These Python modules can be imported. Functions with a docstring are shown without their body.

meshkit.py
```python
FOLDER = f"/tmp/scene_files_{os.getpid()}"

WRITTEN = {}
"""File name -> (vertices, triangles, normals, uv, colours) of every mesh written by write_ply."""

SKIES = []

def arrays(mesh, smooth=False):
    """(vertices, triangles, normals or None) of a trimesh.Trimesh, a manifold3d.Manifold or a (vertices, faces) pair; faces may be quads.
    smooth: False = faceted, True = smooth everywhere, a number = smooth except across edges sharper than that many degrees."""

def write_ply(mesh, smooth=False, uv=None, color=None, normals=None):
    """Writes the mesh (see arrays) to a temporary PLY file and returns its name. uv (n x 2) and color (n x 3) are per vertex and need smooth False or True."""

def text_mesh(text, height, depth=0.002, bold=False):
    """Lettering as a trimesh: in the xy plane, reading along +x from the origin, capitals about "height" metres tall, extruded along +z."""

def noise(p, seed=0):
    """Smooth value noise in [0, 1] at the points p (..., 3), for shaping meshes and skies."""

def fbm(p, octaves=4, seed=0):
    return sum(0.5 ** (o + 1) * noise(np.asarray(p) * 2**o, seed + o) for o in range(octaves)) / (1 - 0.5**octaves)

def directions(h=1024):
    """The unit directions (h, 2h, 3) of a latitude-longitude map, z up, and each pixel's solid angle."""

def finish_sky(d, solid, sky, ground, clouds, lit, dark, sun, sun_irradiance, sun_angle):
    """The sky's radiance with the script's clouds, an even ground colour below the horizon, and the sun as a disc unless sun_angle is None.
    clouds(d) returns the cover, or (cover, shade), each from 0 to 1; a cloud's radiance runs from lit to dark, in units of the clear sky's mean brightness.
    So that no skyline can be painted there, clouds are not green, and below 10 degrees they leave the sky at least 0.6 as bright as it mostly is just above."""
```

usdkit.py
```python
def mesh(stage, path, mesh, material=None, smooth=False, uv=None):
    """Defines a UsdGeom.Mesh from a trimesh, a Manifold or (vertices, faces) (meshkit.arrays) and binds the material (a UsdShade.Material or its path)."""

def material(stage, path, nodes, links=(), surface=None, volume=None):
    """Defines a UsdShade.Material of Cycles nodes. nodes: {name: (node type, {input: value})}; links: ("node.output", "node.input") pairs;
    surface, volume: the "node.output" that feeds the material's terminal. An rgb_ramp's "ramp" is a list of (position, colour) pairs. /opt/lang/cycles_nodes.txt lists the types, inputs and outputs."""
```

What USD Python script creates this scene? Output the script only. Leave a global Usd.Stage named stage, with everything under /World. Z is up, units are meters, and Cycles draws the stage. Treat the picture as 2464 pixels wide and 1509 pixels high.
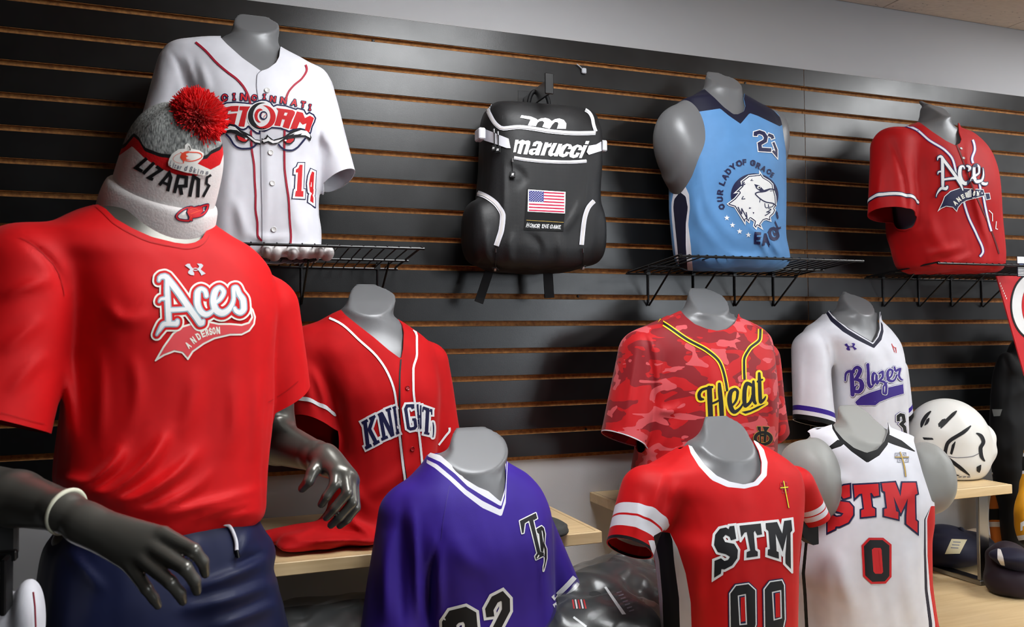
import math, numpy as np, trimesh, shapely, usdkit
from shapely.geometry import Polygon, LineString, Point, MultiPolygon, box
from shapely.ops import unary_union
from shapely import affinity
from scipy.ndimage import map_coordinates, gaussian_filter
from scipy.interpolate import interp1d, PchipInterpolator
from pxr import Usd, UsdGeom, UsdLux, UsdShade, Gf, Sdf, Vt
import meshkit

stage = Usd.Stage.CreateInMemory()
UsdGeom.SetStageUpAxis(stage, 'Z'); UsdGeom.SetStageMetersPerUnit(stage, 1.0)
UsdGeom.Xform.Define(stage, '/World'); UsdGeom.Scope.Define(stage, '/World/Looks')

# ------------------------------------------------------------------ camera
W, H, F = 2464.0, 1509.0, 1999.2           # picture and focal length in pixels
YAW, PIT, ROL = .351238546, .0276223565, -.00946737203
EYE = 1.45                                  # camera height; all shapes below are built round the camera and lifted by it
def _rot():
    cy, sy, cp, sp = math.cos(YAW), math.sin(YAW), math.cos(PIT), math.sin(PIT)
    f = np.array([sy*cp, cy*cp, sp]); r = np.array([cy, -sy, 0]); u = np.cross(r, f)
    c, s = math.cos(ROL), math.sin(ROL)
    return np.stack([c*r+s*u, -s*r+c*u, f], 1)
R = _rot()
cam = UsdGeom.Camera.Define(stage, '/World/camera')
_m = np.eye(4); _m[:3, 0] = R[:, 0]; _m[:3, 1] = R[:, 1]; _m[:3, 2] = -R[:, 2]; _m[:3, 3] = (0, 0, EYE)
cam.AddTransformOp().Set(Gf.Matrix4d(*_m.T.ravel().tolist()))
cam.CreateFocalLengthAttr(18.0); cam.CreateHorizontalApertureAttr(18.0*W/F); cam.CreateVerticalApertureAttr(18.0*H/F)
cam.CreateClippingRangeAttr(Gf.Vec2f(0.05, 60)); cam.CreateFStopAttr(4.5); cam.CreateFocusDistanceAttr(2.05)
cam.CreateExposureAttr(0.02)

# ------------------------------------------------------------------ lights: the shop's ceiling troffers and a little sky through the shop front
D = 2.21                                    # wall
CEIL = 1.116
LAMPS = [(0.60, 1.05), (3.05, 1.05), (3.05, -1.40), (5.50, 1.05), (5.50, -1.40), (3.05, -3.85)]
LAMP_W = 19.0
WIN = (3.9, 6.1, -.55, .95)                # the shop window in the front wall: x0, x1, z0, z1
win = UsdLux.RectLight.Define(stage, '/World/window_daylight'); win.CreateWidthAttr(WIN[1]-WIN[0]); win.CreateHeightAttr(WIN[3]-WIN[2])
win.CreateIntensityAttr(13.0); win.CreateColorAttr(Gf.Vec3f(.86, .93, 1.0)); win.AddTranslateOp().Set(Gf.Vec3d((WIN[0]+WIN[1])/2, -5.32, (WIN[2]+WIN[3])/2+EYE)); win.AddRotateXOp().Set(90.0)
dome = UsdLux.DomeLight.Define(stage, '/World/sky_light'); dome.CreateIntensityAttr(0.02); dome.CreateColorAttr(Gf.Vec3f(.8, .9, 1))

# ------------------------------------------------------------------ helpers
def ray(p):
    p = np.atleast_2d(np.asarray(p, float))
    return np.stack([(p[:, 0]-W/2)/F, -(p[:, 1]-H/2)/F, np.ones(len(p))], 1) @ R.T
def onY(p, Y): d = ray(p); return d*(np.broadcast_to(Y, len(d))/d[:, 1])[:, None]
def onZ(p, Z): d = ray(p); return d*(Z/d[:, 2])[:, None]
def proj(V):
    c = np.asarray(V, float) @ R
    return np.stack([W/2+F*c[:, 0]/c[:, 2], H/2-F*c[:, 1]/c[:, 2]], 1)
def rotz(V, a):
    c, s = math.cos(a), math.sin(a); V = np.asarray(V, float)
    return np.stack([c*V[..., 0]-s*V[..., 1], s*V[..., 0]+c*V[..., 1], V[..., 2]], -1)
def T(x0, y0, s): return lambda pts: [(x0+a/s, y0+b/s) for a, b in pts]
def sm(x, a, b): t = np.clip((x-a)/(b-a), 0, 1); return t*t*(3-2*t)
def smin(a, b, k): h = np.clip(.5+.5*(b-a)/k, 0, 1); return b*(1-h)+a*h-k*h*(1-h)
def smax(a, b, k): return -smin(-a, -b, k)

_used = {}
def numbered(parent, name):
    k = (parent, name); n = _used.get(k, 0); _used[k] = n+1
    return name if n == 0 else f'{name}_{n:03d}'
class Thing:
    """A top-level Xform at the thing's base; its children are its parts."""
    def __init__(s, name, label=None, cat=None, base=(0, 0, 0), group=None, kind=None):
        s.base = np.asarray(base, float); s.path = '/World/'+numbered('/World', name)
        x = UsdGeom.Xform.Define(stage, s.path); x.AddTranslateOp().Set(Gf.Vec3d(*(s.base+[0, 0, EYE]).tolist())); s.prim = x.GetPrim()
        for k, v in (('label', label), ('category', cat), ('group', group), ('kind', kind)):
            if v: s.prim.SetCustomDataByKey(k, v)
    def part(s, name, mesh, mat, smooth=False, label=None, parent=None, kind=None):
        V, Fc, N = mesh if (isinstance(mesh, tuple) and len(mesh) == 3) else (*meshkit.arrays(mesh, False)[:2], None)
        if len(Fc) == 0: return None
        pp = parent or s.path; path = pp+'/'+numbered(pp, name)
        if parent and not getattr(s, '_x', None): pass
        V = np.asarray(V)-s.base
        if N is None:
            m = usdkit.mesh(stage, path, (V, Fc), mat, smooth=smooth)
        else:
            m = usdkit.mesh(stage, path, (V, Fc), mat, smooth=False)
            m.CreateNormalsAttr(Vt.Vec3fArray.FromNumpy(np.asarray(N, np.float32))); m.SetNormalsInterpolation('vertex')
        if label: m.GetPrim().SetCustomDataByKey('label', label)
        if kind: m.GetPrim().SetCustomDataByKey('kind', kind)
        return path
def clone(src, name, label, shift, group=None):
    """A copy of a thing under the next number, moved by shift."""
    t = Thing.__new__(Thing); t.base = src.base+np.asarray(shift, float); t.path = '/World/'+numbered('/World', name)
    x = UsdGeom.Xform.Define(stage, t.path); x.GetPrim().GetReferences().AddInternalReference(src.path)
    UsdGeom.Xformable(x).ClearXformOpOrder(); x.AddTranslateOp().Set(Gf.Vec3d(*(t.base+[0, 0, EYE]).tolist()))
    x.GetPrim().SetInstanceable(True); x.GetPrim().SetCustomDataByKey('label', label)
    if group: x.GetPrim().SetCustomDataByKey('group', group)
    t.prim = x.GetPrim(); return t

def cat(*ms): return trimesh.util.concatenate([m for m in ms if m is not None])
def bx(lo, hi, bev=0.0):
    lo, hi = np.minimum(lo, hi).astype(float), np.maximum(lo, hi).astype(float)
    if bev <= 0:
        m = trimesh.creation.box(hi-lo); m.apply_translation((lo+hi)/2); return m
    P = []
    for k in range(3):
        l, h = lo+bev, hi-bev; l[k], h[k] = lo[k], hi[k]
        P += [(x, y, z) for x in (l[0], h[0]) for y in (l[1], h[1]) for z in (l[2], h[2])]
    return trimesh.convex.convex_hull(np.array(P))
def tube(pts, r, n=8, closed=False, caps=True):
    P = np.asarray(pts, float); m = len(P); r = np.broadcast_to(r, m)
    t = np.gradient(P, axis=0) if not closed else np.roll(P, -1, 0)-np.roll(P, 1, 0)
    t /= np.linalg.norm(t, axis=1, keepdims=True)+1e-12
    u = np.cross(t[0], [0, 0, 1.]);  u = u if np.linalg.norm(u) > .1 else np.cross(t[0], [1., 0, 0])
    rings = []
    for i in range(m):
        u = u-t[i]*(u@t[i]); u /= np.linalg.norm(u); v = np.cross(t[i], u)
        a = np.arange(n)*2*np.pi/n
        rings.append(P[i]+r[i]*(np.cos(a)[:, None]*u+np.sin(a)[:, None]*v))
    V = np.concatenate(rings); Fc = []
    for i in range(m if closed else m-1):
        for j in range(n):
            a, b, c, d = i*n+j, i*n+(j+1) % n, ((i+1) % m)*n+(j+1) % n, ((i+1) % m)*n+j
            Fc += [(a, b, c), (a, c, d)]
    if caps and not closed:
        V = np.vstack([V, P[:1], P[-1:]])
        for j in range(n): Fc += [(m*n, (j+1) % n, j), (m*n+1, (m-1)*n+j, (m-1)*n+(j+1) % n)]
    return trimesh.Trimesh(V, np.array(Fc), process=False)
def spline(pts, n=24):
    P = np.asarray(pts, float)
    if len(P) < 3: return np.linspace(P[0], P[-1], n)
    t = np.concatenate([[0], np.cumsum(np.linalg.norm(np.diff(P, axis=0), axis=1))])
    return PchipInterpolator(t, P)(np.linspace(0, t[-1], n))
def lathe(prof, n=24):
    m = trimesh.creation.revolve(np.asarray(prof, float), sections=n); return m
def orient(m, origin, zaxis, up=(0, 0, 1.)):
    z = np.asarray(zaxis, float); z /= np.linalg.norm(z); x = np.cross(up, z); x = x if np.linalg.norm(x) > 1e-3 else np.array([1., 0, 0]); x /= np.linalg.norm(x); y = np.cross(z, x)
    M = np.eye(4); M[:3, 0], M[:3, 1], M[:3, 2], M[:3, 3] = x, y, z, origin
    m = m.copy(); m.apply_transform(M); return m

# ---- fields on grids, and their surfaces
class Grid:
    def __init__(s, lo, hi, h):
        s.lo = np.asarray(lo, float); s.h = h; s.n = np.ceil((np.asarray(hi)-s.lo)/h).astype(int)+1
        g = [s.lo[k]+h*np.arange(s.n[k]) for k in range(3)]
        s.x, s.y, s.z = np.meshgrid(*g, indexing='ij', sparse=True); s.ax = g
    def full(s): return np.stack(np.broadcast_arrays(s.x, s.y, s.z), -1)
    def sample(s, A, P): return map_coordinates(A, ((P-s.lo)/s.h).T, order=1, mode='nearest')
    def norm(s, A, lim=.12):
        g = np.gradient(A, s.h); m = np.sqrt(g[0]**2+g[1]**2+g[2]**2); return np.clip(A/np.maximum(m, .15*np.median(m)), -lim, lim)
def surface(G, A, relax=1):
    """Surface nets: vertices, triangles, normals of A = 0."""
    s = A < 0; n = np.array(A.shape)-1
    corn = [(i, j, k) for i in (0, 1) for j in (0, 1) for k in (0, 1)]
    sl = lambda o: tuple(slice(o[k], o[k]+n[k]) for k in range(3))
    cnt = sum(s[sl(o)].astype(np.int8) for o in corn); act = np.argwhere((cnt > 0) & (cnt < 8))
    vals = {o: A[tuple((act+o).T)] for o in corn}
    pos = np.zeros((len(act), 3)); num = np.zeros(len(act))
    for a in corn:
        for k in range(3):
            if a[k] == 0:
                b = tuple(a[q]+(q == k) for q in range(3)); va, vb = vals[a], vals[b]
                m = (va < 0) != (vb < 0); t = np.where(m, va/np.where(m, va-vb, 1), 0)
                e = np.zeros((len(act), 3)); e[:] = a; e[:, k] += t
                pos += e*m[:, None]; num += m
    V = G.lo+G.h*(act+pos/num[:, None])
    idx = -np.ones(tuple(n), int); idx[tuple(act.T)] = np.arange(len(act)); Q = []
    for k in range(3):
        u, v = (k+1) % 3, (k+2) % 3
        sh = list(A.shape); a = [slice(None)]*3; b = [slice(None)]*3; a[k] = slice(0, -1); b[k] = slice(1, None)
        S0, S1 = s[tuple(a)], s[tuple(b)]
        e = np.argwhere(S0 != S1); e = e[(e[:, u] > 0) & (e[:, v] > 0) & (e[:, u] < n[u]) & (e[:, v] < n[v])]
        du = np.zeros(3, int); du[u] = 1; dv = np.zeros(3, int); dv[v] = 1
        q = np.stack([idx[tuple((e-du-dv).T)], idx[tuple((e-dv).T)], idx[tuple(e.T)], idx[tuple((e-du).T)]], 1)
        flip = ~S0[tuple(e.T)]; q[flip] = q[flip][:, ::-1]; Q.append(q)
    Q = np.vstack(Q); Q = Q[(Q >= 0).all(1)]
    g = [np.gradient(A, G.h, axis=k) for k in range(3)]
    for _ in range(relax+1):
        N = np.stack([G.sample(gk, V) for gk in g], 1); l2 = (N**2).sum(1)
        V = V-N*(np.clip(G.sample(A, V)/np.maximum(l2, .05), -.004, .004))[:, None]
    N = np.stack([G.sample(gk, V) for gk in g], 1); N /= np.linalg.norm(N, axis=1, keepdims=True)+1e-9
    return V, np.vstack([Q[:, [0, 1, 2]], Q[:, [0, 2, 3]]]), N
def compact(V, Fc, N):
    u, inv = np.unique(Fc, return_inverse=True); return V[u], inv.reshape(-1, 3), (None if N is None else N[u])
def clip(mesh, g):
    """Cuts the triangles along g = 0: (part where g < 0, part where g > 0)."""
    V, Fc, N = mesh
    if len(Fc) == 0: return mesh, mesh
    g = np.where(np.abs(g) < 1e-9, 1e-9, g); s = g > 0; c = s[Fc].sum(1)
    out = [[Fc[c == 0]], [Fc[c == 3]]]; X = [V]; XN = [N]; base = len(V)
    for k, sg in ((1, True), (2, False)):
        f = Fc[c == k]
        if not len(f): continue
        lone = np.argmax(s[f] == sg, 1); i = np.arange(len(f))
        a, b, d = f[i, lone], f[i, (lone+1) % 3], f[i, (lone+2) % 3]
        tb, td = (g[a]/(g[a]-g[b]))[:, None], (g[a]/(g[a]-g[d]))[:, None]
        X += [V[a]+tb*(V[b]-V[a]), V[a]+td*(V[d]-V[a])]
        if N is not None: XN += [N[a]+tb*(N[b]-N[a]), N[a]+td*(N[d]-N[a])]
        p = base+np.arange(len(f)); q = p+len(f); base += 2*len(f)
        side = 1 if sg else 0
        out[side].append(np.stack([a, p, q], 1)); out[1-side] += [np.stack([p, b, d], 1), np.stack([p, d, q], 1)]
    V = np.vstack(X); N = None if N is None else np.vstack(XN)
    res = []
    for o in out:
        o = np.vstack(o); res.append(compact(V, o, N) if len(o) else (np.zeros((0, 3)), np.zeros((0, 3), int), None if N is None else np.zeros((0, 3))))
    return res
def weld(mesh, tol=1e-5):
    V, Fc, N = mesh; _, i, inv = np.unique(np.round(V/tol).astype(np.int64), axis=0, return_index=True, return_inverse=True)
    f = inv.ravel()[Fc]; f = f[(f[:, 0] != f[:, 1]) & (f[:, 1] != f[:, 2]) & (f[:, 0] != f[:, 2])]; return V[i], f, (None if N is None else N[i])
def rim(mesh, t=.0028):
    """A strip that turns the open edges of a cloth inwards, so that the cloth has a thickness."""
    V, Fc, N = weld(mesh); E = np.vstack([Fc[:, [0, 1]], Fc[:, [1, 2]], Fc[:, [2, 0]]]); key = np.sort(E, 1)
    _, i, c = np.unique(key, axis=0, return_index=True, return_counts=True); E = E[i[c == 1]]
    a, b = E[:, 0], E[:, 1]; n = len(E); NN = N/np.maximum(np.linalg.norm(N, axis=1, keepdims=True), 1e-9)
    X = np.vstack([V[a], V[b], V[b]-t*NN[b], V[a]-t*NN[a]]); k = np.arange(n)
    return X, np.vstack([np.stack([k, k+2*n, k+n], 1), np.stack([k, k+3*n, k+2*n], 1)]), None
def pdist(P, poly):
    """Signed distance in pixels of points to a polygon (negative inside)."""
    shapely.prepare(poly); pts = shapely.points(P); d = shapely.distance(pts, poly.boundary); return np.where(shapely.contains_xy(poly, P[:, 0], P[:, 1]), -d, d)
def pline(P, line): return shapely.distance(shapely.points(P), LineString(line))
def tri2d(poly, cell):
    """Triangles of a flat outline, cut into cells so that they can follow a curved cloth."""
    polys = [q for q in (poly.geoms if hasattr(poly, 'geoms') else [poly]) if q.geom_type == 'Polygon' and q.area > .3]
    VV, FF, b = [], [], 0
    for q in polys:
        q = q.simplify(.12)
        try: v, f = trimesh.creation.triangulate_polygon(q, engine='earcut')
        except Exception: continue
        if len(f) == 0: continue
        VV.append(v); FF.append(f+b); b += len(v)
    if not FF: return np.zeros((0, 2)), np.zeros((0, 3), int)
    m = (np.hstack([np.vstack(VV), np.zeros((b, 1))]), np.vstack(FF), None)
    for k in (0, 1):
        lo, hi = m[0][:, k].min(), m[0][:, k].max()
        for c in np.arange(math.floor(lo/cell)+1, math.ceil(hi/cell))*cell:
            A, B = clip(m, m[0][:, k]-c); m = (np.vstack([A[0], B[0]]), np.vstack([A[1], B[1]+len(A[0])]), None)
    return m[0][:, :2], m[1]
# ------------------------------------------------------------------ materials
def srgb(r, g, b):
    c = np.array([r, g, b])/255.; return tuple(np.where(c < .04045, c/12.92, ((c+.055)/1.055)**2.4))
def cloth(name, rgb, rough=.62, knit=1400., bump=.12, sheen=.04, spec=.25):
    return usdkit.material(stage, '/World/Looks/'+name, {
        'tc': ('texture_coordinate', {}), 'n': ('noise_texture', {'scale': knit, 'detail': 2.}),
        'b': ('bump', {'strength': bump, 'distance': .001}),
        'v': ('noise_texture', {'scale': 14., 'detail': 3.}), 'mr': ('map_range', {'from_min': .3, 'from_max': .7, 'to_min': .92, 'to_max': 1.06}),
        'c': ('vector_math', {'math_type': 'scale', 'vector1': rgb}),
        'p': ('principled_bsdf', {'roughness': rough, 'sheen_weight': sheen, 'sheen_roughness': .4, 'specular_ior_level': spec})},
        [('tc.object', 'n.vector'), ('tc.object', 'v.vector'), ('n.fac', 'b.height'), ('b.normal', 'p.normal'), ('v.fac', 'mr.value'), ('mr.result', 'c.scale'), ('c.vector', 'p.base_color')], surface='p.BSDF')
def plain(name, rgb, rough=.5, metal=0., spec=.5, bump=0., bs=200., coat=0., emit=0.):
    nodes = {'p': ('principled_bsdf', {'base_color': rgb, 'roughness': rough, 'metallic': metal, 'specular_ior_level': spec, 'coat_weight': coat})}
    links = []
    if emit: nodes['p'][1].update(emission_color=rgb, emission_strength=emit)
    if bump:
        nodes |= {'tc': ('texture_coordinate', {}), 'n': ('noise_texture', {'scale': bs, 'detail': 3.}), 'b': ('bump', {'strength': bump, 'distance': .002})}
        links = [('tc.object', 'n.vector'), ('n.fac', 'b.height'), ('b.normal', 'p.normal')]
    return usdkit.material(stage, '/World/Looks/'+name, nodes, links, surface='p.BSDF')
M = {}
RED = srgb(204, 4, 11)
M['red'] = cloth('red_polyester', RED); M['red_dk'] = cloth('deep_red_polyester', srgb(176, 6, 11)); M['red_stm'] = cloth('scarlet_mesh', srgb(194, 6, 11))
M['red_kn'] = cloth('red_knit', srgb(186, 3, 9), rough=.75)
M['white'] = cloth('white_polyester', srgb(218, 218, 225), bump=.08); M['white2'] = cloth('white_cotton', srgb(214, 210, 208))
M['purple'] = cloth('purple_polyester', srgb(54, 30, 138)); M['blue'] = cloth('sky_blue_polyester', srgb(90, 140, 192)); M['navy'] = cloth('navy_polyester', srgb(22, 22, 44))
M['shorts'] = cloth('navy_shorts_cloth', srgb(22, 28, 62), rough=.5); M['black'] = cloth('black_polyester', srgb(9, 9, 11)); M['grey_knit'] = cloth('dark_grey_knit', srgb(66, 68, 66), knit=500, bump=.5)
def ink(name, rgb, rough=.55): M[name] = plain('print_'+name, rgb, rough, spec=.35)
ink('iw', srgb(232, 232, 232)); ink('inavy', srgb(22, 24, 66)); ink('ired', srgb(200, 28, 34)); ink('iblack', srgb(20, 20, 24)); ink('imaroon', srgb(160, 24, 48)); ink('iyel', srgb(246, 214, 40)); ink('ipur', srgb(58, 38, 130)); ink('igold', srgb(196, 160, 70)); ink('igrey', srgb(120, 120, 130)); ink('icream', srgb(240, 238, 226)); ink('iorange', srgb(232, 70, 40)); ink('ipink', srgb(222, 70, 76)); ink('isteel', srgb(150, 176, 190)); ink('isilver', srgb(188, 190, 196), .35)
M['form'] = plain('grey_form_plastic', srgb(116, 117, 119), .38, metal=.15, spec=.5, bump=.05, bs=900)
M['form_stm'] = plain('light_grey_form_plastic', srgb(146, 146, 142), .5, spec=.4, bump=.05, bs=900)
M['dark_form'] = plain('gunmetal_mannequin', srgb(104, 102, 96), .3, metal=.55, spec=.5, bump=.03, bs=600)
M['mdf'] = usdkit.material(stage, '/World/Looks/groove_mdf', {'tc': ('texture_coordinate', {}), 'n': ('noise_texture', {'scale': 90., 'detail': 5.}), 'r': ('rgb_ramp', {'ramp': [(.3, srgb(120, 76, 36)), (.7, srgb(176, 120, 62))]}), 'p': ('principled_bsdf', {'roughness': .8})}, [('tc.object', 'n.vector'), ('n.fac', 'r.fac'), ('r.color', 'p.base_color')], surface='p.BSDF')
M['laminate'] = usdkit.material(stage, '/World/Looks/black_laminate', {'tc': ('texture_coordinate', {}), 'n': ('noise_texture', {'scale': 420., 'detail': 3.}), 'b': ('bump', {'strength': .07, 'distance': .0012}), 'n2': ('noise_texture', {'scale': 5., 'detail': 4.}), 'mr': ('map_range', {'from_min': .3, 'from_max': .7, 'to_min': .29, 'to_max': .37}), 'p': ('principled_bsdf', {'base_color': srgb(9, 9, 10), 'specular_ior_level': .6})}, [('tc.object', 'n.vector'), ('n.fac', 'b.height'), ('b.normal', 'p.normal'), ('tc.object', 'n2.vector'), ('n2.fac', 'mr.value'), ('mr.result', 'p.roughness')], surface='p.BSDF')
M['paint'] = plain('wall_paint', srgb(184, 184, 186), .75, spec=.3, bump=.08, bs=300)
M['floor'] = plain('carpet', srgb(70, 68, 66), .95, spec=.1, bump=.4, bs=900)
M['tile'] = usdkit.material(stage, '/World/Looks/ceiling_tile', {'tc': ('texture_coordinate', {}), 'm': ('mapping', {'scale': (38., 90., 60.)}), 'v': ('voronoi_texture', {'scale': 1., 'randomness': 1.}), 'n': ('noise_texture', {'scale': 60., 'detail': 3.}), 'r': ('rgb_ramp', {'ramp': [(0, srgb(92, 82, 74)), (.16, srgb(110, 100, 90)), (.22, srgb(226, 212, 198)), (1, srgb(234, 220, 206))]}), 'w': ('mix_color', {'blend_type': 'linear_light', 'fac': .22}), 'ms': ('math', {'math_type': 'multiply_add', 'value2': .6, 'value3': -.18}), 'ad': ('math', {'math_type': 'add'}), 'b': ('bump', {'strength': .5, 'distance': .002}), 'p': ('principled_bsdf', {'roughness': .9, 'specular_ior_level': .2})},
    [('tc.object', 'm.vector'), ('m.vector', 'v.vector'), ('tc.object', 'n.vector'), ('n.fac', 'ms.value1'), ('ms.value', 'ad.value1'), ('v.distance', 'ad.value2'), ('ad.value', 'r.fac'), ('r.color', 'p.base_color'), ('ad.value', 'b.height'), ('b.normal', 'p.normal')], surface='p.BSDF')
def woodmat(name, a, b, sc=(1.2, 16., 16.)):
    return usdkit.material(stage, '/World/Looks/'+name, {'tc': ('texture_coordinate', {}), 'm': ('mapping', {'scale': sc}), 'n': ('noise_texture', {'scale': 3., 'detail': 6., 'roughness': .6, 'distortion': .6}), 'r': ('rgb_ramp', {'ramp': [(.25, a), (.75, b)]}), 'p': ('principled_bsdf', {'roughness': .42, 'specular_ior_level': .45})}, [('tc.object', 'm.vector'), ('m.vector', 'n.vector'), ('n.fac', 'r.fac'), ('r.color', 'p.base_color')], surface='p.BSDF')
M['maple'] = woodmat('maple_laminate', srgb(206, 176, 128), srgb(226, 200, 156)); M['maple_dk'] = plain('maple_groove', srgb(150, 118, 78), .6)
M['wire'] = plain('black_wire', srgb(14, 14, 16), .35, spec=.5); M['chrome'] = plain('brushed_steel', srgb(150, 150, 152), .22, metal=1.)
M['black_pl'] = plain('black_plastic', srgb(12, 12, 13), .4); M['helmet'] = plain('helmet_white', srgb(226, 224, 218), .38, spec=.5); M['rubber'] = plain('black_rubber', srgb(16, 16, 18), .7)
M['clear'] = plain('pearl_button', srgb(222, 222, 220), .2); M['button_red'] = plain('red_button', srgb(150, 20, 26), .25)
M['bagcloth'] = usdkit.material(stage, '/World/Looks/ripstop_black', {'tc': ('texture_coordinate', {}), 'm': ('mapping', {'rotation': (0, .785, 0)}), 'c': ('checker_texture', {'scale': 150., 'color1': (1, 1, 1), 'color2': (0, 0, 0)}), 'n': ('noise_texture', {'scale': 40., 'detail': 4.}), 'ad': ('math', {'math_type': 'add'}), 'b': ('bump', {'strength': .35, 'distance': .0015}), 'p': ('principled_bsdf', {'base_color': srgb(14, 14, 16), 'roughness': .55, 'specular_ior_level': .5})}, [('tc.object', 'm.vector'), ('m.vector', 'c.vector'), ('tc.object', 'n.vector'), ('c.fac', 'ad.value1'), ('n.fac', 'ad.value2'), ('ad.value', 'b.height'), ('b.normal', 'p.normal')], surface='p.BSDF')
M['lamp'] = plain('lamp_diffuser', (.965, .985, 1.), .6, emit=LAMP_W)
M['camo'] = usdkit.material(stage, '/World/Looks/red_camouflage', {'tc': ('texture_coordinate', {}), 'm': ('mapping', {'scale': (10., 10., 21.), 'rotation': (0, .12, 0)}),
    'n1': ('noise_texture', {'scale': 1., 'detail': 2.2, 'roughness': .5, 'distortion': .5}), 'm2': ('mapping', {'scale': (12., 12., 24.), 'location': (5.3, 2.1, 9.7), 'rotation': (0, -.1, 0)}), 'n2': ('noise_texture', {'scale': 1., 'detail': 2.2, 'distortion': .6}),
    'r1': ('rgb_ramp', {'interpolate': False, 'ramp': [(0, srgb(140, 18, 28)), (.50, srgb(196, 14, 22)), (1, srgb(196, 14, 22))]}), 'g': ('rgb_ramp', {'interpolate': False, 'ramp': [(0, (0, 0, 0)), (.565, (1, 1, 1)), (1, (1, 1, 1))]}),
    'mx': ('mix_color', {'b': srgb(214, 84, 90)}), 'p': ('principled_bsdf', {'roughness': .6, 'sheen_weight': .1, 'specular_ior_level': .35})},
    [('tc.object', 'm.vector'), ('m.vector', 'n1.vector'), ('tc.object', 'm2.vector'), ('m2.vector', 'n2.vector'), ('n1.fac', 'r1.fac'), ('n2.fac', 'g.fac'), ('r1.color', 'mx.a'), ('g.color', 'mx.fac'), ('mx.result', 'p.base_color')], surface='p.BSDF')
M['heather'] = usdkit.material(stage, '/World/Looks/heather_knit', {'tc': ('texture_coordinate', {}), 'm': ('mapping', {'scale': (420., 420., 130.)}), 'n': ('noise_texture', {'scale': 1., 'detail': 3.}), 'r': ('rgb_ramp', {'ramp': [(.3, srgb(70, 72, 72)), (.5, srgb(136, 138, 136)), (.7, srgb(176, 178, 174))]}), 'b': ('bump', {'strength': .4, 'distance': .002}), 'p': ('principled_bsdf', {'roughness': .85, 'specular_ior_level': .2})}, [('tc.object', 'm.vector'), ('m.vector', 'n.vector'), ('n.fac', 'r.fac'), ('n.fac', 'b.height'), ('b.normal', 'p.normal'), ('r.color', 'p.base_color')], surface='p.BSDF')
M['film'] = usdkit.material(stage, '/World/Looks/clear_plastic_bag', {'t': ('transparent_bsdf', {'color': (.93, .94, .95)}), 'g': ('glossy_bsdf', {'color': (.9, .9, .9), 'roughness': .3}), 'f': ('fresnel', {'IOR': 1.7}), 'mu': ('math', {'math_type': 'multiply_add', 'value2': .5, 'value3': .045}), 'd': ('diffuse_bsdf', {'color': (.5, .5, .5)}), 'gd': ('mix_closure', {'fac': .22}), 'm': ('mix_closure', {})}, [('f.fac', 'mu.value1'), ('mu.value', 'm.fac'), ('t.BSDF', 'm.closure1'), ('g.BSDF', 'gd.closure1'), ('d.BSDF', 'gd.closure2'), ('gd.closure', 'm.closure2')], surface='m.closure')
M['yarn'] = cloth('red_yarn', srgb(232, 10, 18), rough=.9, knit=300, sheen=.3)
M['bagged'] = cloth('charcoal_cloth', srgb(48, 50, 50)); M['gold'] = cloth('gold_polyester', srgb(214, 148, 24)); M['tagpaper'] = plain('tag_card', srgb(228, 226, 220), .6)
M['ired2'] = M['red']
ink('fred', srgb(196, 24, 70)); ink('fblue', srgb(48, 50, 130)); ink('ipinkish', srgb(170, 150, 150))
M['red_dk2'] = plain('painted_placket_shadow', srgb(96, 10, 14), .7)  # darker red that paints the shade beside a placket
M['tagpaper2'] = plain('cream_card', srgb(206, 196, 160), .7)
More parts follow.
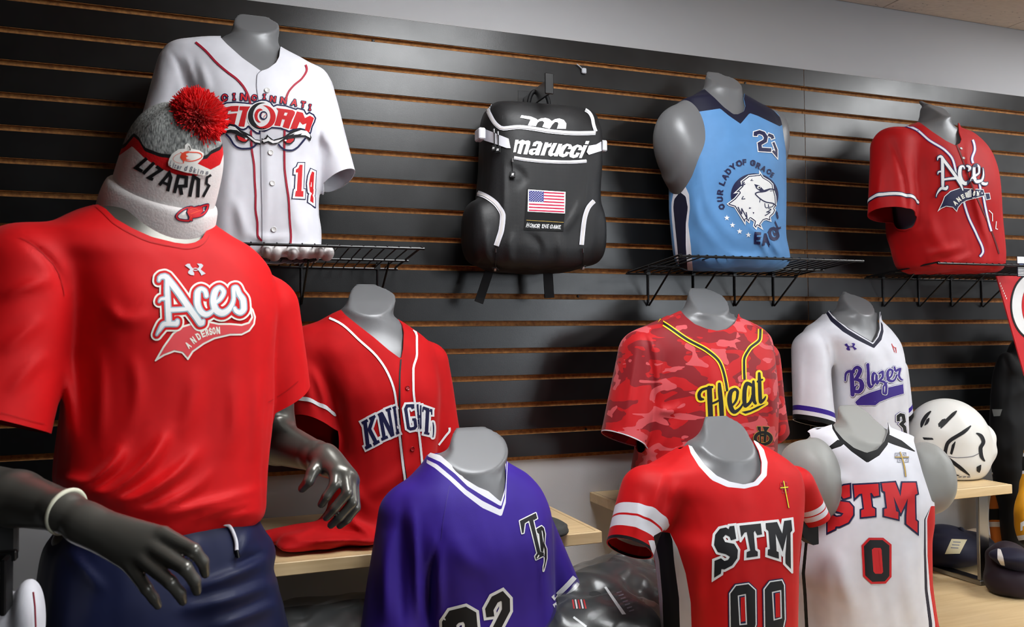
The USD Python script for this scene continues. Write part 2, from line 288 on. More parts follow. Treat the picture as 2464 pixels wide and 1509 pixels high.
# ------------------------------------------------------------------ the room
XL, XR, YB, FL = -3.4, 7.2, -5.2, -EYE
def setting(name, mesh, mat, smooth=False):
    t = Thing(name, kind='structure'); return t, t.part('surface', mesh, mat, smooth)
def solid(name, mesh, mat):
    path = '/World/'+numbered('/World', name); v, f, _ = meshkit.arrays(mesh, False)
    m = usdkit.mesh(stage, path, (v+[0, 0, EYE], f), mat); m.GetPrim().SetCustomDataByKey('kind', 'structure'); return path
solid('wall_back', bx((XL, D, FL), (XR, D+.12, CEIL+.02)), M['paint'])
solid('wall_left', bx((XL-.1, YB, FL), (XL, D+.12, CEIL+.02)), M['laminate'])
solid('wall_right', bx((XR, YB, FL), (XR+.1, D+.12, CEIL+.02)), M['paint'])
wx0, wx1, wz0, wz1 = WIN
solid('wall_front', cat(bx((XL-.1, YB-.1, FL), (wx0, YB, CEIL+.02)), bx((wx1, YB-.1, FL), (XR+.1, YB, CEIL+.02)), bx((wx0, YB-.1, FL), (wx1, YB, wz0)), bx((wx0, YB-.1, wz1), (wx1, YB, CEIL+.02))), plain('dark_wall_paint', srgb(84, 84, 86), .8))
w_ = Thing('window_1', kind='structure', base=((wx0+wx1)/2, YB, wz0)); fw = .05
w_.part('window_frame', cat(bx((wx0, YB-.08, wz0), (wx0+fw, YB-.02, wz1)), bx((wx1-fw, YB-.08, wz0), (wx1, YB-.02, wz1)), bx((wx0+fw, YB-.08, wz0), (wx1-fw, YB-.02, wz0+fw)), bx((wx0+fw, YB-.08, wz1-fw), (wx1-fw, YB-.02, wz1))), M['black_pl'])
solid('floor', bx((XL-.1, YB-.1, FL-.1), (XR+.1, D+.12, FL)), M['floor'])
# ceiling: lay-in tiles on a recessed grid
ct = Thing('ceiling', kind='structure', base=(0, 0, CEIL))
ct.part('deck', bx((XL-.1, YB-.1, CEIL+.03), (XR+.1, D+.12, CEIL+.08)), plain('ceiling_grid', srgb(120, 110, 100), .7))
TS = .58; gx0 = 2.175-10*TS
lampcells = []
for i in range(19):
    for j in range(13):
        x0, y1 = gx0+i*TS, D-j*TS
        if x0 < XL or x0+TS > XR or y1-TS < YB: continue
        if any(abs(x0+TS/2-lx) < TS*.5 and (abs(y1-TS/2-ly) < TS) for lx, ly in LAMPS): lampcells.append((x0, y1)); continue
        near = x0 > -.8 and x0 < 5 and y1 > 0
        if near: ct.part('tile', bx((x0+.0018, y1-TS+.0018, CEIL), (x0+TS-.0018, y1-.0018, CEIL+.018), .0015), M['tile'])
        else: ct.part('tile', bx((x0+.0018, y1-TS+.0018, CEIL), (x0+TS-.0018, y1-.0018, CEIL+.018)), M['tile'])
first = None
seen = set()
names = ['near the wall over the counters', 'in the next row back']
for lx, ly in LAMPS:
    cells = [c for c in lampcells if abs(c[0]+TS/2-lx) < TS*.5 and abs(c[1]-TS/2-ly) < TS]
    x0 = min(c[0] for c in cells); x1 = x0+TS; y0 = min(c[1] for c in cells)-TS; y1 = max(c[1] for c in cells)
    lt = Thing('ceiling_light', 'recessed fluorescent ceiling light panel, out of the frame overhead', 'ceiling light', ((x0+x1)/2, (y0+y1)/2, CEIL), group='ceiling light panels')
    fr = cat(bx((x0+.002, y0+.002, CEIL-.004), (x0+.03, y1-.002, CEIL+.02)), bx((x1-.03, y0+.002, CEIL-.004), (x1-.002, y1-.002, CEIL+.02)), bx((x0+.03, y0+.002, CEIL-.004), (x1-.03, y0+.03, CEIL+.02)), bx((x0+.03, y1-.03, CEIL-.004), (x1-.03, y1-.002, CEIL+.02)))
    lt.part('frame', fr, plain('lamp_frame', srgb(220, 220, 216), .4) if first is None else '/World/Looks/lamp_frame')
    lt.part('diffuser', bx((x0+.03, y0+.03, CEIL+.002), (x1-.03, y1-.03, CEIL+.006)), M['lamp']); first = 1

# ------------------------------------------------------------------ slatwall: panels of black laminated slats with bare MDF grooves
ZG = .798138; PITCH = .0762; GW = .0125; ZTOP, ZBOT = .862, -.349
for px0, px1, lab in ((-2.98, -.50, 'black laminate slatwall panel at the far left, mostly beyond the frame'), (-.498, 1.8225, 'wide black laminate slatwall panel with brown grooves behind the backpack'), (1.8245, 4.262, 'black laminate slatwall panel at the right, behind the red buttoned jersey')):
    t = Thing('slatwall', lab, 'slatwall', ((px0+px1)/2, D, ZBOT))
    t.part('backing', bx((px0, D-.007, ZBOT), (px1, D-.0012, ZTOP)), M['mdf'])
    n = 17
    for k in range(n):
        hi = ZTOP if k == 0 else ZG-(k-1)*PITCH-GW/2; lo = ZBOT if k == n-1 else ZG-k*PITCH+GW/2
        if hi-lo < .01: continue
        p = t.part('slat', bx((px0, D-.0175, lo), (px1, D-.007, hi)), M['mdf'])
        t.part('laminate', bx((px0, D-.0195, lo+.0012), (px1, D-.0175, hi-.0006), .0006), M['laminate'], parent=p, smooth=False)
# screw heads in the grooves
# ------------------------------------------------------------------ wire shelves on brackets
def wire_shelf(x0, x1, label, legs):
    zb, zf, yb, yf = .183, .2075, D-.022, 1.895
    t = Thing('wire_shelf', label, 'wire shelf', ((x0+x1)/2, D, zb), group=None)
    L = lambda y: zb+(zf-zb)*(yb-y)/(yb-yf)
    for y, r in ((yb, .003), (2.06, .003), (yf, .0034)):
        t.part('rail', tube([(x0-.006, y, L(y)), (x1+.006, y, L(y))], r, 8), M['wire'], smooth=40)
    n = 22
    for i in range(n+1):
        x = x0+(x1-x0)*i/n; e = i in (0, n)
        t.part('cross_wire', tube([(x, yb, L(yb)+.004), (x, yf, L(yf)+.004), (x, yf-.003, L(yf)+.002)], .0028 if e else .0018, 6), M['wire'], smooth=40)
    for x in legs:
        zt, zl = L(yb)-.002, L(yb)-.088
        m = cat(tube([(x, yb, zt+.02), (x, yb, zl), (x, yb-.004, zl-.006)], .0032, 8), tube([(x, yb-.004, zl-.006), (x+.004, 2.06, L(2.06)-.003)], .0028, 8), bx((x-.006, yb-.004, zt+.0), (x+.006, D-.006, zt+.014)))
        t.part('bracket', m, M['wire'], smooth=40)
wire_shelf(-.13, .471, 'black wire shelf under the white buttoned jersey with the storm print', (-.08, .226, .424))
wire_shelf(1.169, 1.769, 'black wire shelf under the sky blue sleeveless jersey', (1.236, 1.392, 1.541, 1.686))
wire_shelf(2.060, 2.66, 'black wire shelf under the red buttoned jersey at the right', (2.13, 2.285, 2.432, 2.575))

# ------------------------------------------------------------------ wooden shelves and platform
SZ, PZ = -.455, -.765
def wood_shelf(x0, x1, yf, label, legs):
    t = Thing('wood_shelf', label, 'shelf', ((x0+x1)/2, D, SZ)); th = .027
    t.part('board', bx((x0+.012, yf+.012, SZ-th), (x1-.012, D-.001, SZ-.0004)), M['maple'])
    t.part('edge_band', bx((x0, yf, SZ-th), (x1, yf+.0115, SZ), .0015), M['maple'])
    t.part('edge_band', bx((x0, yf+.012, SZ-th), (x0+.0115, D-.001, SZ), .0015), M['maple'])
    t.part('edge_band', bx((x1-.0115, yf+.012, SZ-th), (x1, D-.001, SZ), .0015), M['maple'])
    t.part('edge_groove', cat(bx((x0+.0115, yf+.0113, SZ-.01), (x1-.0115, yf+.0122, SZ-.0003)), bx((x1-.0122, yf+.012, SZ-.01), (x1-.0113, D-.001, SZ-.0003)), bx((x0+.0113, yf+.012, SZ-.01), (x0+.0122, D-.001, SZ-.0003))), M['maple_dk'])
    for lx in legs:
        y0, y1 = yf+.06, D-.03; w = .02
        t.part('leg', bx((lx-w, y0, PZ+.016), (lx+w, y0+.012, SZ-th), .002), M['chrome'])
        t.part('leg', bx((lx-w, y1-.012, PZ+.016), (lx+w, y1, SZ-th), .002), M['chrome'])
        t.part('foot_bar', bx((lx-w, y0, PZ+.0005), (lx+w, y1, PZ+.016), .002), M['chrome'])
        t.part('top_bar', bx((lx-w, y0+.012, SZ-th-.012), (lx+w, y1-.012, SZ-th), .002), M['chrome'])
    return t
wood_shelf(-.30, .862, 1.757, 'maple wood shelf under the red buttoned jersey, its corner showing beside the purple jersey', ())
wood_shelf(1.045, 2.252, 1.826, 'maple wood shelf carrying the white batting helmet, on steel legs', (1.52, 2.205))
pt = Thing('platform', 'wide maple display platform under the helmet shelf, bottom right', 'display platform', (1.5, 1.7, PZ))
pt.part('top', bx((.30, 1.15, PZ-.03), (3.3, D-.001, PZ), .002), M['maple'])
pt.part('base', bx((.34, 1.2, FL+.001), (3.25, D-.002, PZ-.031)), M['laminate'])
# ------------------------------------------------------------------ torso forms and the clothes on them
class Cloth:
    """A garment on a torso form: the torso's slices follow two side outlines, sleeves are tubes, folds are raised along lines."""
    def __init__(s, Y0, left, right, depth, yaw=0., n=2.75, h=.0055, pad=.05, ylim=None):
        s.Y0, s.yaw, s.n, s.h = Y0, yaw, n, h
        def prof(pts):
            d = rotz(ray(pts), -yaw); t = d[:, 0]/d[:, 1]; z = d[:, 2]/d[:, 1]*Y0; o = np.argsort(z); z, t = z[o], t[o]
            k = np.concatenate([[True], np.diff(z) > 1e-4]); return z[k], t[k]
        s.zl, s.tl = prof(left); s.zr, s.tr = prof(right)
        dz = [rotz(ray((left[len(left)//2][0]*.5+right[len(right)//2][0]*.5, y)), -yaw)[0] for y, *_ in depth]
        zz = np.array([d[2]/d[1]*Y0 for d in dz]); o = np.argsort(zz)
        s.zb = zz[o]; s.b = np.array([q[1] for q in depth])[o]; s.dy = np.array([q[2] if len(q) > 2 else 0. for q in depth])[o]
        zmin, zmax = min(s.zl.min(), s.zr.min()), max(s.zl.max(), s.zr.max())
        s.zmin, s.zmax = zmin, zmax; s.sleeves = []; s.cuts = []; s.extra = []; s.pad = pad
    def slices(s, z):
        i = lambda zz, v: PchipInterpolator(zz, v)(np.clip(z, zz[0], zz[-1])) if len(zz) > 2 else np.interp(z, zz, v)
        tl, tr, b, yc = i(s.zl, s.tl), i(s.zr, s.tr), i(s.zb, s.b), s.Y0+i(s.zb, s.dy)
        xc = (tl+tr)*(yc**2-b**2)/(2*yc); a = np.sqrt(np.maximum((xc-tl*yc)**2-tl**2*b**2, 1e-4)); return xc, a, yc, b
    def at(s, p, dy=0.): return rotz(onY_rot(p, s.Y0+dy, s.yaw), 0)[0]
    def sleeve(s, S, E, r0, r1, cuff=None, tilt=.0, flat=1.0, dy=(0., 0.), k=.022, reach=1.45):
        S, E = s.at(S, dy[0]), s.at(E, dy[1]); ax = (E-S)/np.linalg.norm(E-S)
        if cuff is None: n = ax
        else:
            P, Q = s.at(cuff[0], dy[1]), s.at(cuff[1], dy[1]); n = np.cross(Q-P, [0, 1., 0]); n /= np.linalg.norm(n); n = n if n@ax > 0 else -n; E2 = (P+Q)/2
        n = n+tilt*np.array([0, -1., 0]); n /= np.linalg.norm(n)
        s.sleeves.append((S, E, r0, r1, flat, k)); s.cuts.append((E if cuff is None else E2, n, reach*max(r0, r1)/min(flat, 1)))
    def build(s, folds=(), wr=.0022, seed=1, bottom=None, lo=None, hi=None):
        zs = np.linspace(s.zmin, s.zmax, 60); xc, a, yc, b = s.slices(zs)
        L = [(xc-a).min(), (yc-b).min(), s.zmin]; U = [(xc+a).max(), (yc+b).max(), s.zmax]
        for S, E, r0, r1, fl, k in s.sleeves:
            L = np.minimum(L, np.minimum(S, E)-max(r0, r1)); U = np.maximum(U, np.maximum(S, E)+max(r0, r1))
        for q in s.extra: L = np.minimum(L, q[1]); U = np.maximum(U, q[2])
        L, U = np.array(L)-s.pad*.5, np.array(U)+s.pad*.5
        if lo is not None: L = np.maximum(L, lo)
        s.G = G = Grid(L, U, s.h); z = G.z
        xc, a, yc, b = [v.reshape(1, 1, -1) for v in s.slices(G.ax[2])]; n = s.n
        ux, uy = np.abs(G.x-xc)/a, np.abs(G.y-yc)/b; q = (ux**n+uy**n+1e-12)**(1/n)
        gm = np.sqrt((ux**(n-1)/a)**2+(uy**(n-1)/b)**2)/np.maximum(q, 1e-3)**(n-1)+1e-6
        A = np.clip((q-1)/gm, -.1, .1); A = smax(A, z-s.zmax, .012)
        if bottom is not None: A = smax(A, bottom-z, .03)
        s.torso = A = G.norm(A); A = A.copy()
        for S, E, r0, r1, fl, k in s.sleeves:
            d = E-S; L2 = d@d; px, py, pz = G.x-S[0], G.y-S[1], G.z-S[2]
            t = np.clip((px*d[0]+py*d[1]+pz*d[2])/L2, 0, 1.16)
            e = np.sqrt((px-t*d[0])**2+((py-t*d[1])*fl)**2+(pz-t*d[2])**2)-(r0+(r1-r0)*np.clip(t, 0, 1)); A = smin(A, e, k)
        for q in s.extra: A = smin(A, q[0](G), q[3])
        I = np.argwhere(np.abs(A) < .035); P = G.lo+G.h*I; add = np.zeros(len(P))
        zf = (P[:, 2]-s.zmin)/(s.zmax-s.zmin)
        xcs, a_s, ycs, bs = s.slices(P[:, 2]); ang = np.arctan2((P[:, 0]-xcs)/a_s, -(P[:, 1]-ycs)/bs)
        w = meshkit.fbm(np.stack([ang*3.2, ang*0+seed*7.3, P[:, 2]*2.6+ang*.8], 1), 3, seed)-.5
        w2 = meshkit.noise(P*[16, 16, 9]+seed*3.1, seed+5)-.5
        add += 1.35*wr*(1.6*w*(1.35-np.clip(zf, 0, 1))+.7*w2)*2
        if folds:
            W2 = proj(rotz(P, s.yaw)); front = sm(s.Y0-P[:, 1], -.05, .0)
            for pts, wd, ht in folds:
                pl = spline(pts, 12); lo_, hi_ = pl.min(0)-3*wd, pl.max(0)+3*wd
                k = np.flatnonzero((front > .01) & (W2 > lo_).all(1) & (W2 < hi_).all(1))
                if not len(k): continue
                q = W2[k]; best = np.full(len(k), 1e9); tt = np.zeros(len(k))
                for i, (p0, p1) in enumerate(zip(pl, pl[1:])):
                    e = p1-p0; u = np.clip((q-p0)@e/(e@e+1e-9), 0, 1); dd = ((q-p0-u[:, None]*e)**2).sum(1); m = dd < best; best[m] = dd[m]; tt[m] = (i+u[m])/(len(pl)-1)
                add[k] += 1.5*ht*np.exp(-best/wd**2)*front[k]*np.sin(np.pi*np.clip(tt, .015, .985))**.8*1.1
        A[tuple(I.T)] -= add; s.A = gaussian_filter(A, .6); return s
    def mesh(s, hole=None, zback=None, ymid=None, hem=None, back=None):
        V, Fc, N = surface(s.G, s.A); ym = s.Y0+.02 if ymid is None else ymid; m = (V, Fc, N)
        if hole is not None:
            pd = pdist(proj(rotz(V, s.yaw)), Polygon(hole))/F*s.Y0; g = np.maximum(pd, V[:, 1]-ym)
            if zback is not None: g = np.minimum(g, np.maximum(zback-V[:, 2], ym-.004-V[:, 1]))
            m = clip(m, g)[1]
        for E, n, rr in s.cuts:
            V = m[0]; m = clip(m, np.maximum(np.maximum(-((V-E)@n), np.linalg.norm(V-E, axis=1)-rr), .011-s.G.sample(s.torso, V)))[1]
        if hem is not None: V = m[0]; m = clip(m, hem-V[:, 2])[0]
        s.m = m; return m
    def world(s, m): return (rotz(m[0], s.yaw), m[1], None if m[2] is None else rotz(m[2], s.yaw))
    def field(s): return s.G, s.A
    def neck(s, left, right, yb, back, tilt=37, b=.055, dy=.0, grow=-.012, stubs=(), ycut=.05, k=.024, lo=None):
        """The grey form inside: neck between two outlines, flat at the back and cut aslant, chest and shoulder stubs."""
        g0 = Cloth(s.Y0, left, right, [(left[0][1], b, dy), (left[-1][1], b*1.15, dy)], s.yaw, n=2.2, h=.005)
        zn = np.linspace(g0.zmin, g0.zmax, 20); xc, a, yc, bb = g0.slices(zn)
        L, U = s.G.lo.copy(), s.G.lo+s.G.h*(s.G.n-1); U[2] = max(U[2], g0.zmax+.03); L = L.copy(); L[2] = max(L[2], (lo if lo is not None else s.zmax-.36))
        for S, r in stubs: S = np.asarray(S); L = np.minimum(L, S-r-.01); U = np.maximum(U, S+r+.01)
        G = Grid(L, U, .0052); xc, a, yc, bb = [v.reshape(1, 1, -1) for v in g0.slices(G.ax[2])]; n = 2.2
        ux, uy = np.abs(G.x-xc)/a, np.abs(G.y-yc)/bb; q = (ux**n+uy**n+1e-12)**(1/n)
        gm = np.sqrt((ux**(n-1)/a)**2+(uy**(n-1)/bb)**2)/np.maximum(q, 1e-3)**(n-1)+1e-6
        A = smax(np.clip((q-1)/gm, -.1, .1), (g0.zmin-.03)-G.z, .02)
        full = np.stack(np.broadcast_arrays(G.x, G.y, G.z), -1).reshape(-1, 3)
        inside = ((full >= s.G.lo) & (full <= s.G.lo+s.G.h*(s.G.n-1))).all(1).reshape(G.n)
        Tt = np.where(inside, s.G.sample(s.torso, full).reshape(G.n), .08)-grow
        A = smin(A, Tt, k)
        for S, r in stubs:
            S, r = np.asarray(S), np.broadcast_to(r, 3); e = np.sqrt(((G.x-S[0])/r[0])**2+((G.y-S[1])/r[1])**2+((G.z-S[2])/r[2])**2)
            A = smin(A, np.clip((e-1)*r.min(), -.1, .1), .055)
        zt = s.at(back, yb)[2]; tn = math.tan(math.radians(tilt)); c = math.cos(math.radians(tilt))
        A = smax(A, (G.z-zt-(G.y-(s.Y0+yb))*tn)*c, .0035); A = smax(A, G.y-(s.Y0+yb), .002)
        return s.world(surface(G, A))
def onY_rot(p, Y, yaw):
    d = rotz(ray(p), -yaw); return d*(Y/d[:, 1])[:, None]
def hit(field, yaw, px, off=0.0, near=.6, far=4.2):
    """Points where the lines of sight px meet a cloth, lifted by off, and the normals there."""
    G, A = field; d = rotz(ray(px), -yaw); d /= np.linalg.norm(d, axis=1, keepdims=True)
    lo, hi = G.lo, G.lo+G.h*(G.n-1); inv = 1/np.where(np.abs(d) < 1e-9, 1e-9, d)
    t0 = np.minimum(lo*inv, hi*inv).max(1); t1 = np.maximum(lo*inv, hi*inv).min(1)
    t = np.maximum(t0, .05)+1e-4; ok = t1 > t; prev = t.copy(); done = np.zeros(len(t), bool)
    for _ in range(400):
        v = G.sample(A, d*t[:, None]); new = (v < 0) & ~done
        done |= new; act = ~done & (t < t1)
        if not act.any(): break
        prev[act] = t[act]; t[act] += np.clip(v[act]*.7, .0012, .02)
    a, b = prev, t
    for _ in range(14):
        m = (a+b)/2; v = G.sample(A, d*m[:, None]) < 0; b = np.where(v, m, b); a = np.where(v, a, m)
    P = d*((a+b)/2)[:, None]; N = np.stack([(G.sample(A, P+e)-G.sample(A, P-e)) for e in np.eye(3)*.008], 1); N /= np.linalg.norm(N, axis=1, keepdims=True)+1e-9
    return rotz(P+N*off, yaw), rotz(N, yaw), done & ok
def decal(field, yaw, poly, layer=1, cell=None, step=.0004):
    """A print: the outline laid on the cloth."""
    if poly.is_empty: return None
    w = poly.bounds; cell = cell or max(5., min(14., max(w[2]-w[0], w[3]-w[1])/7))
    v, f = tri2d(poly, cell)
    if len(f) == 0: return None
    P, N, ok = hit(field, yaw, v, .0009+step*layer); f = f[ok[f].all(1)]
    if len(f) == 0: return None
    e = np.linalg.norm(P[f]-P[np.roll(f, 1, 1)], axis=2).max(1); f = f[e < .05]
    if len(f) == 0: return None
    nrm = np.cross(P[f[:, 1]]-P[f[:, 0]], P[f[:, 2]]-P[f[:, 0]]); fl = (nrm*N[f[:, 0]]).sum(1) < 0; f[fl] = f[fl][:, ::-1]
    return compact(P, f, N)
def merge(ms):
    ms = [m for m in ms if m is not None and len(m[1])]
    if not ms: return None
    b = np.cumsum([0]+[len(m[0]) for m in ms]); return np.vstack([m[0] for m in ms]), np.vstack([m[1]+o for m, o in zip(ms, b)]), (np.vstack([m[2] for m in ms]) if all(m[2] is not None for m in ms) else None)
def ribbon(pts, w, smooth=True, n=40, cap='flat'):
    return LineString(spline(pts, n) if smooth and len(pts) > 2 else pts).buffer(w/2, cap_style=cap, join_style='round')
def put(t, fld, yaw, name, polys, mat, layer=1, label=None, parent=None):
    """Prints a list of outlines onto the cloth of a thing, one part each."""
    for p in (polys if isinstance(polys, (list, tuple)) else [polys]):
        m = decal(fld, yaw, p, layer)
        if m is not None: t.part(name, m, M[mat] if isinstance(mat, str) else mat, label=label, parent=parent)
def buttons(t, g, pts, r, mat, name='button'):
    for p in pts:
        P, N, ok = hit(g.field(), g.yaw, [p], .0008)
        b = lathe([(0, 0), (r, 0), (r, .0012), (r*.86, .0022), (r*.6, .0013), (0, .0011)], 20)
        t.part(name, orient(b, P[0], N[0]), mat, smooth=35)
# ================================================================== the nine torso forms and their jerseys
def form(name, label, g, mat=None, **kw):
    m = g.neck(**kw); base = (float(m[0][:, 0].mean()), g.Y0, float(m[0][:, 2].min()))
    t = Thing(name, label, 'mannequin', base, group=None); t.part('body', m, mat or M['form']); return t
def jersey(name, label, g, m, mat, regions=(), cat='jersey'):
    """m is cut into coloured pieces by the regions (part name, material, signed field on world points)."""
    m = g.world(m); V = m[0]; base = (float(V[:, 0].mean()), float(V[:, 1].mean()), float(V[:, 2].min()))
    t = Thing(name, label, cat, base); edge = rim(m)
    for nm, mt, fn in regions:
        a, m = clip(m, fn(m[0])); t.part(nm, a, mt)
    t.body = t.part('cloth', m, mat); t.part('hem', edge, mat); return t
inpx = lambda g, pts, front=True, s=1: (lambda V: np.maximum(pdist(proj(V), Polygon(pts)), (rotz(V, -g.yaw)[:, 1]-g.Y0-(.03 if front else 9))*900))
# ---- white buttoned jersey on the left wire shelf
g = Cloth(2.03, [(531, 94), (497, 98), (465, 101), (430, 108), (410, 122), (424, 150), (440, 190), (455, 240), (466, 320), (470, 400), (472, 500), (474, 560), (486, 598)],
          [(671, 113), (700, 134), (718, 144), (752, 164), (780, 184), (783, 215), (776, 290), (766, 368), (765, 459), (766, 516), (771, 561), (770, 596)],
          [(95, .045, .01), (130, .075, .005), (190, .105, 0), (280, .122, -.01), (400, .115), (520, .112), (598, .105)])
g.sleeve((440, 165), (372, 405), .056, .053, flat=.85, cuff=((318, 395), (420, 430)), dy=(.0, .0))
g.sleeve((752, 222), (812, 425), .052, .043, flat=.8, cuff=((775, 452), (852, 418)), tilt=.25, dy=(.0, -.01))
g.build(folds=[([(408, 122), (428, 150), (440, 190), (450, 230)], 4, -.004), ([(445, 130), (460, 170), (468, 215)], 7, .004), ([(470, 140), (490, 180), (500, 230)], 9, .003), ([(560, 470), (580, 530), (590, 580)], 12, .004), ([(690, 330), (700, 400), (690, 470)], 14, .002), ([(785, 300), (778, 330), (790, 350)], 6, .006), ([(640, 300), (642, 440), (640, 600)], 7, .003), ([(560, 330), (548, 450), (540, 560)], 16, .004), ([(700, 430), (712, 520), (740, 580)], 14, .003), ([(805, 250), (790, 320), (800, 380)], 9, .006), ([(600, 560), (620, 575), (700, 565)], 8, .005), ([(440, 170), (430, 260), (400, 330)], 9, .004)], bottom=.178, seed=2)
HOLE = [(531, 90), (546, 106), (583, 139), (628, 171), (645, 165), (664, 151), (672, 136), (674, 118), (690, 60), (640, -60), (540, -40)]
m = g.mesh(HOLE, zback=g.at((531, 96), 0)[2]-.012)
cinc = jersey('baseball_jersey', 'white buttoned jersey with red piping, angry eyes print and number 14, on wire shelf', g, m, M['white'])
form('torso_form', 'grey neck and torso form inside the white number 14 jersey', g, left=[(566, 20), (564, 45), (559, 68), (555, 80), (547, 91), (533, 97)], right=[(662, 40), (672, 57), (672, 75), (669, 102), (671, 117), (676, 127)], yb=.045, back=(600, 33), stubs=())
G_cinc = g

cf = [(onY([(640+i*21, 606+(i % 2)*4)], 1.945+.01*(i % 3))[0], (.012+.003*(i % 3), .05, .012+.003*((i+1) % 3)), .3*(i % 2)) for i in range(8)]
_L = np.min([c for c, *_ in cf], 0)-.08; _G = Grid(_L, np.max([c for c, *_ in cf], 0)+.08, .005); _A = np.full(_G.n, .2)
for c, r, tz in cf: _A = smin(_A, _G.norm((np.sqrt(((_G.x-c[0])/r[0])**2+((_G.y-c[1])/r[1])**2+((_G.z-c[2])/r[2])**2)-1)*min(r)), .004)
cinc.part('gathered_hem', surface(_G, _A), M['white2'])
# ---- red buttoned jersey on the wooden shelf
g = Cloth(1.95, [(817, 745), (781, 766), (752, 782), (728, 798), (722, 830), (750, 880), (781, 937), (800, 985), (806, 1030), (808, 1090), (800, 1180), (785, 1240), (760, 1300)],
          [(946, 761), (985, 787), (1022, 817), (1034, 835), (1044, 870), (1052, 940), (1048, 1010), (1042, 1080), (1030, 1180), (1020, 1260), (1010, 1300)],
          [(745, .045, .01), (790, .075, .005), (850, .105, 0), (950, .122, -.008), (1100, .115), (1300, .12)])
g.sleeve((738, 850), (757, 1015), .058, .056, flat=.85, cuff=((712, 1022), (800, 1062)), tilt=.5, dy=(.0, -.01))
g.sleeve((1030, 872), (1064, 1050), .05, .044, flat=.8, cuff=((1052, 1082), (1088, 1048)), dy=(.02, .02))
pc = onZ((790, 1282), SZ+.022)[0]
def pool(G):
    a = np.arctan2(G.y-pc[1], G.x-pc[0]-.03); wob = 1+.08*np.sin(5*a+1)+.05*np.sin(9*a)
    e = np.sqrt(((G.x-pc[0]-.03)/.19)**2+((G.y-pc[1]-.01)/.115)**2)/wob; zz = (G.z-SZ-.018)/.021
    return np.clip((np.sqrt(e**2+zz**2)-1)*.03, -.1, .1)
g.extra.append((pool, pc-[.20, .16, .03], pc+[.28, .16, .04], .03))
g.build(folds=[([(840, 900), (835, 980), (850, 1060)], 18, .003), ([(1000, 1100), (940, 1160), (860, 1200)], 16, .004), ([(830, 1090), (850, 1180), (900, 1230)], 14, .005), ([(955, 870), (968, 1000), (972, 1160)], 6, .004), ([(812, 1030), (812, 1120), (800, 1220)], 8, .006), ([(745, 880), (775, 950), (790, 1010)], 8, .006), ([(722, 850), (740, 930), (752, 1000)], 10, .004), ([(660, 1290), (720, 1285), (760, 1262)], 8, .008), ([(700, 1303), (790, 1298), (890, 1300)], 6, .008), ([(830, 1240), (870, 1270), (900, 1290)], 8, .007), ([(750, 1280), (800, 1278), (880, 1282)], 6, -.006)], bottom=SZ+.001, seed=3)
HOLE = [(817, 741), (830, 757), (861, 782), (900, 812), (935, 842), (965, 864), (970, 840), (972, 800), (968, 780), (950, 758), (940, 700), (880, 660), (830, 700)]
m = g.mesh(HOLE, zback=g.at((817, 748), 0)[2]-.012)
G_kn = g
kn = jersey('baseball_jersey', 'red buttoned jersey with arched navy block letters, hem pooled on the maple shelf', g, m, M['red_kn'])
form('torso_form', 'grey neck and torso form inside the red jersey on the maple shelf', g, left=[(853, 678), (850, 684), (844, 698), (838, 718), (830, 734), (820, 746)], right=[(926, 684), (954, 712), (949, 736), (944, 758), (961, 775), (972, 799)], yb=.045, back=(890, 681))
# ---- purple V-neck jersey in front
g = Cloth(1.64, [(1031, 1089), (1016, 1120), (990, 1150), (958, 1186), (950, 1230), (966, 1300), (985, 1370), (996, 1420), (1004, 1509), (1010, 1600)],
          [(1214, 1108), (1240, 1124), (1262, 1136), (1299, 1178), (1315, 1226), (1322, 1300), (1328, 1400), (1334, 1509), (1338, 1600)],
          [(1090, .045, .012), (1130, .07, .008), (1200, .1, 0), (1300, .118, -.008), (1450, .115), (1600, .115)])
g.sleeve((985, 1240), (945, 1560), .062, .068, flat=.85, dy=(0., 0.))
g.sleeve((1272, 1240), (1344, 1405), .043, .042, flat=.8, cuff=((1332, 1460), (1391, 1402)), tilt=.1, dy=(.02, .03))
g.build(folds=[([(1064, 1275), (1046, 1340), (1034, 1400), (1031, 1509)], 6, -.010), ([(935, 1270), (925, 1380), (930, 1509)], 14, .007), ([(995, 1220), (1000, 1350), (1010, 1509)], 9, .008), ([(1050, 1280), (1055, 1380), (1058, 1509)], 10, .006), ([(1100, 1280), (1140, 1360), (1180, 1370)], 22, .003), ([(970, 1200), (965, 1340), (970, 1509)], 10, -.007), ([(1300, 1260), (1306, 1360), (1310, 1500)], 8, .005)], seed=4, hi=None)
HOLE = [(1031, 1088), (1060, 1096), (1090, 1122), (1118, 1152), (1150, 1172), (1175, 1182), (1205, 1208), (1214, 1180), (1218, 1150), (1216, 1112), (1250, 1000), (1100, 960)]
m = g.mesh(HOLE, zback=g.at((1031, 1089), 0)[2]-.01, hem=g.at((1150, 1570), 0)[2])
OUT = [(1031, 1080), (1026, 1114), (1046, 1126), (1082, 1156), (1118, 1190), (1160, 1222), (1207, 1243), (1217, 1210), (1219, 1160), (1222, 1106), (1280, 980), (1060, 940)]
MID1 = [(1029, 1085), (1029, 1098), (1060, 1112), (1095, 1140), (1125, 1170), (1160, 1192), (1206, 1219), (1214, 1190), (1216, 1150), (1219, 1100), (1280, 980), (1060, 940)]
MID2 = [(1029, 1085), (1027, 1106), (1052, 1118), (1088, 1148), (1122, 1179), (1160, 1205), (1206, 1228), (1215, 1197), (1218, 1155), (1221, 1103), (1280, 980), (1060, 940)]
cuffline = lambda d: (lambda V: None)
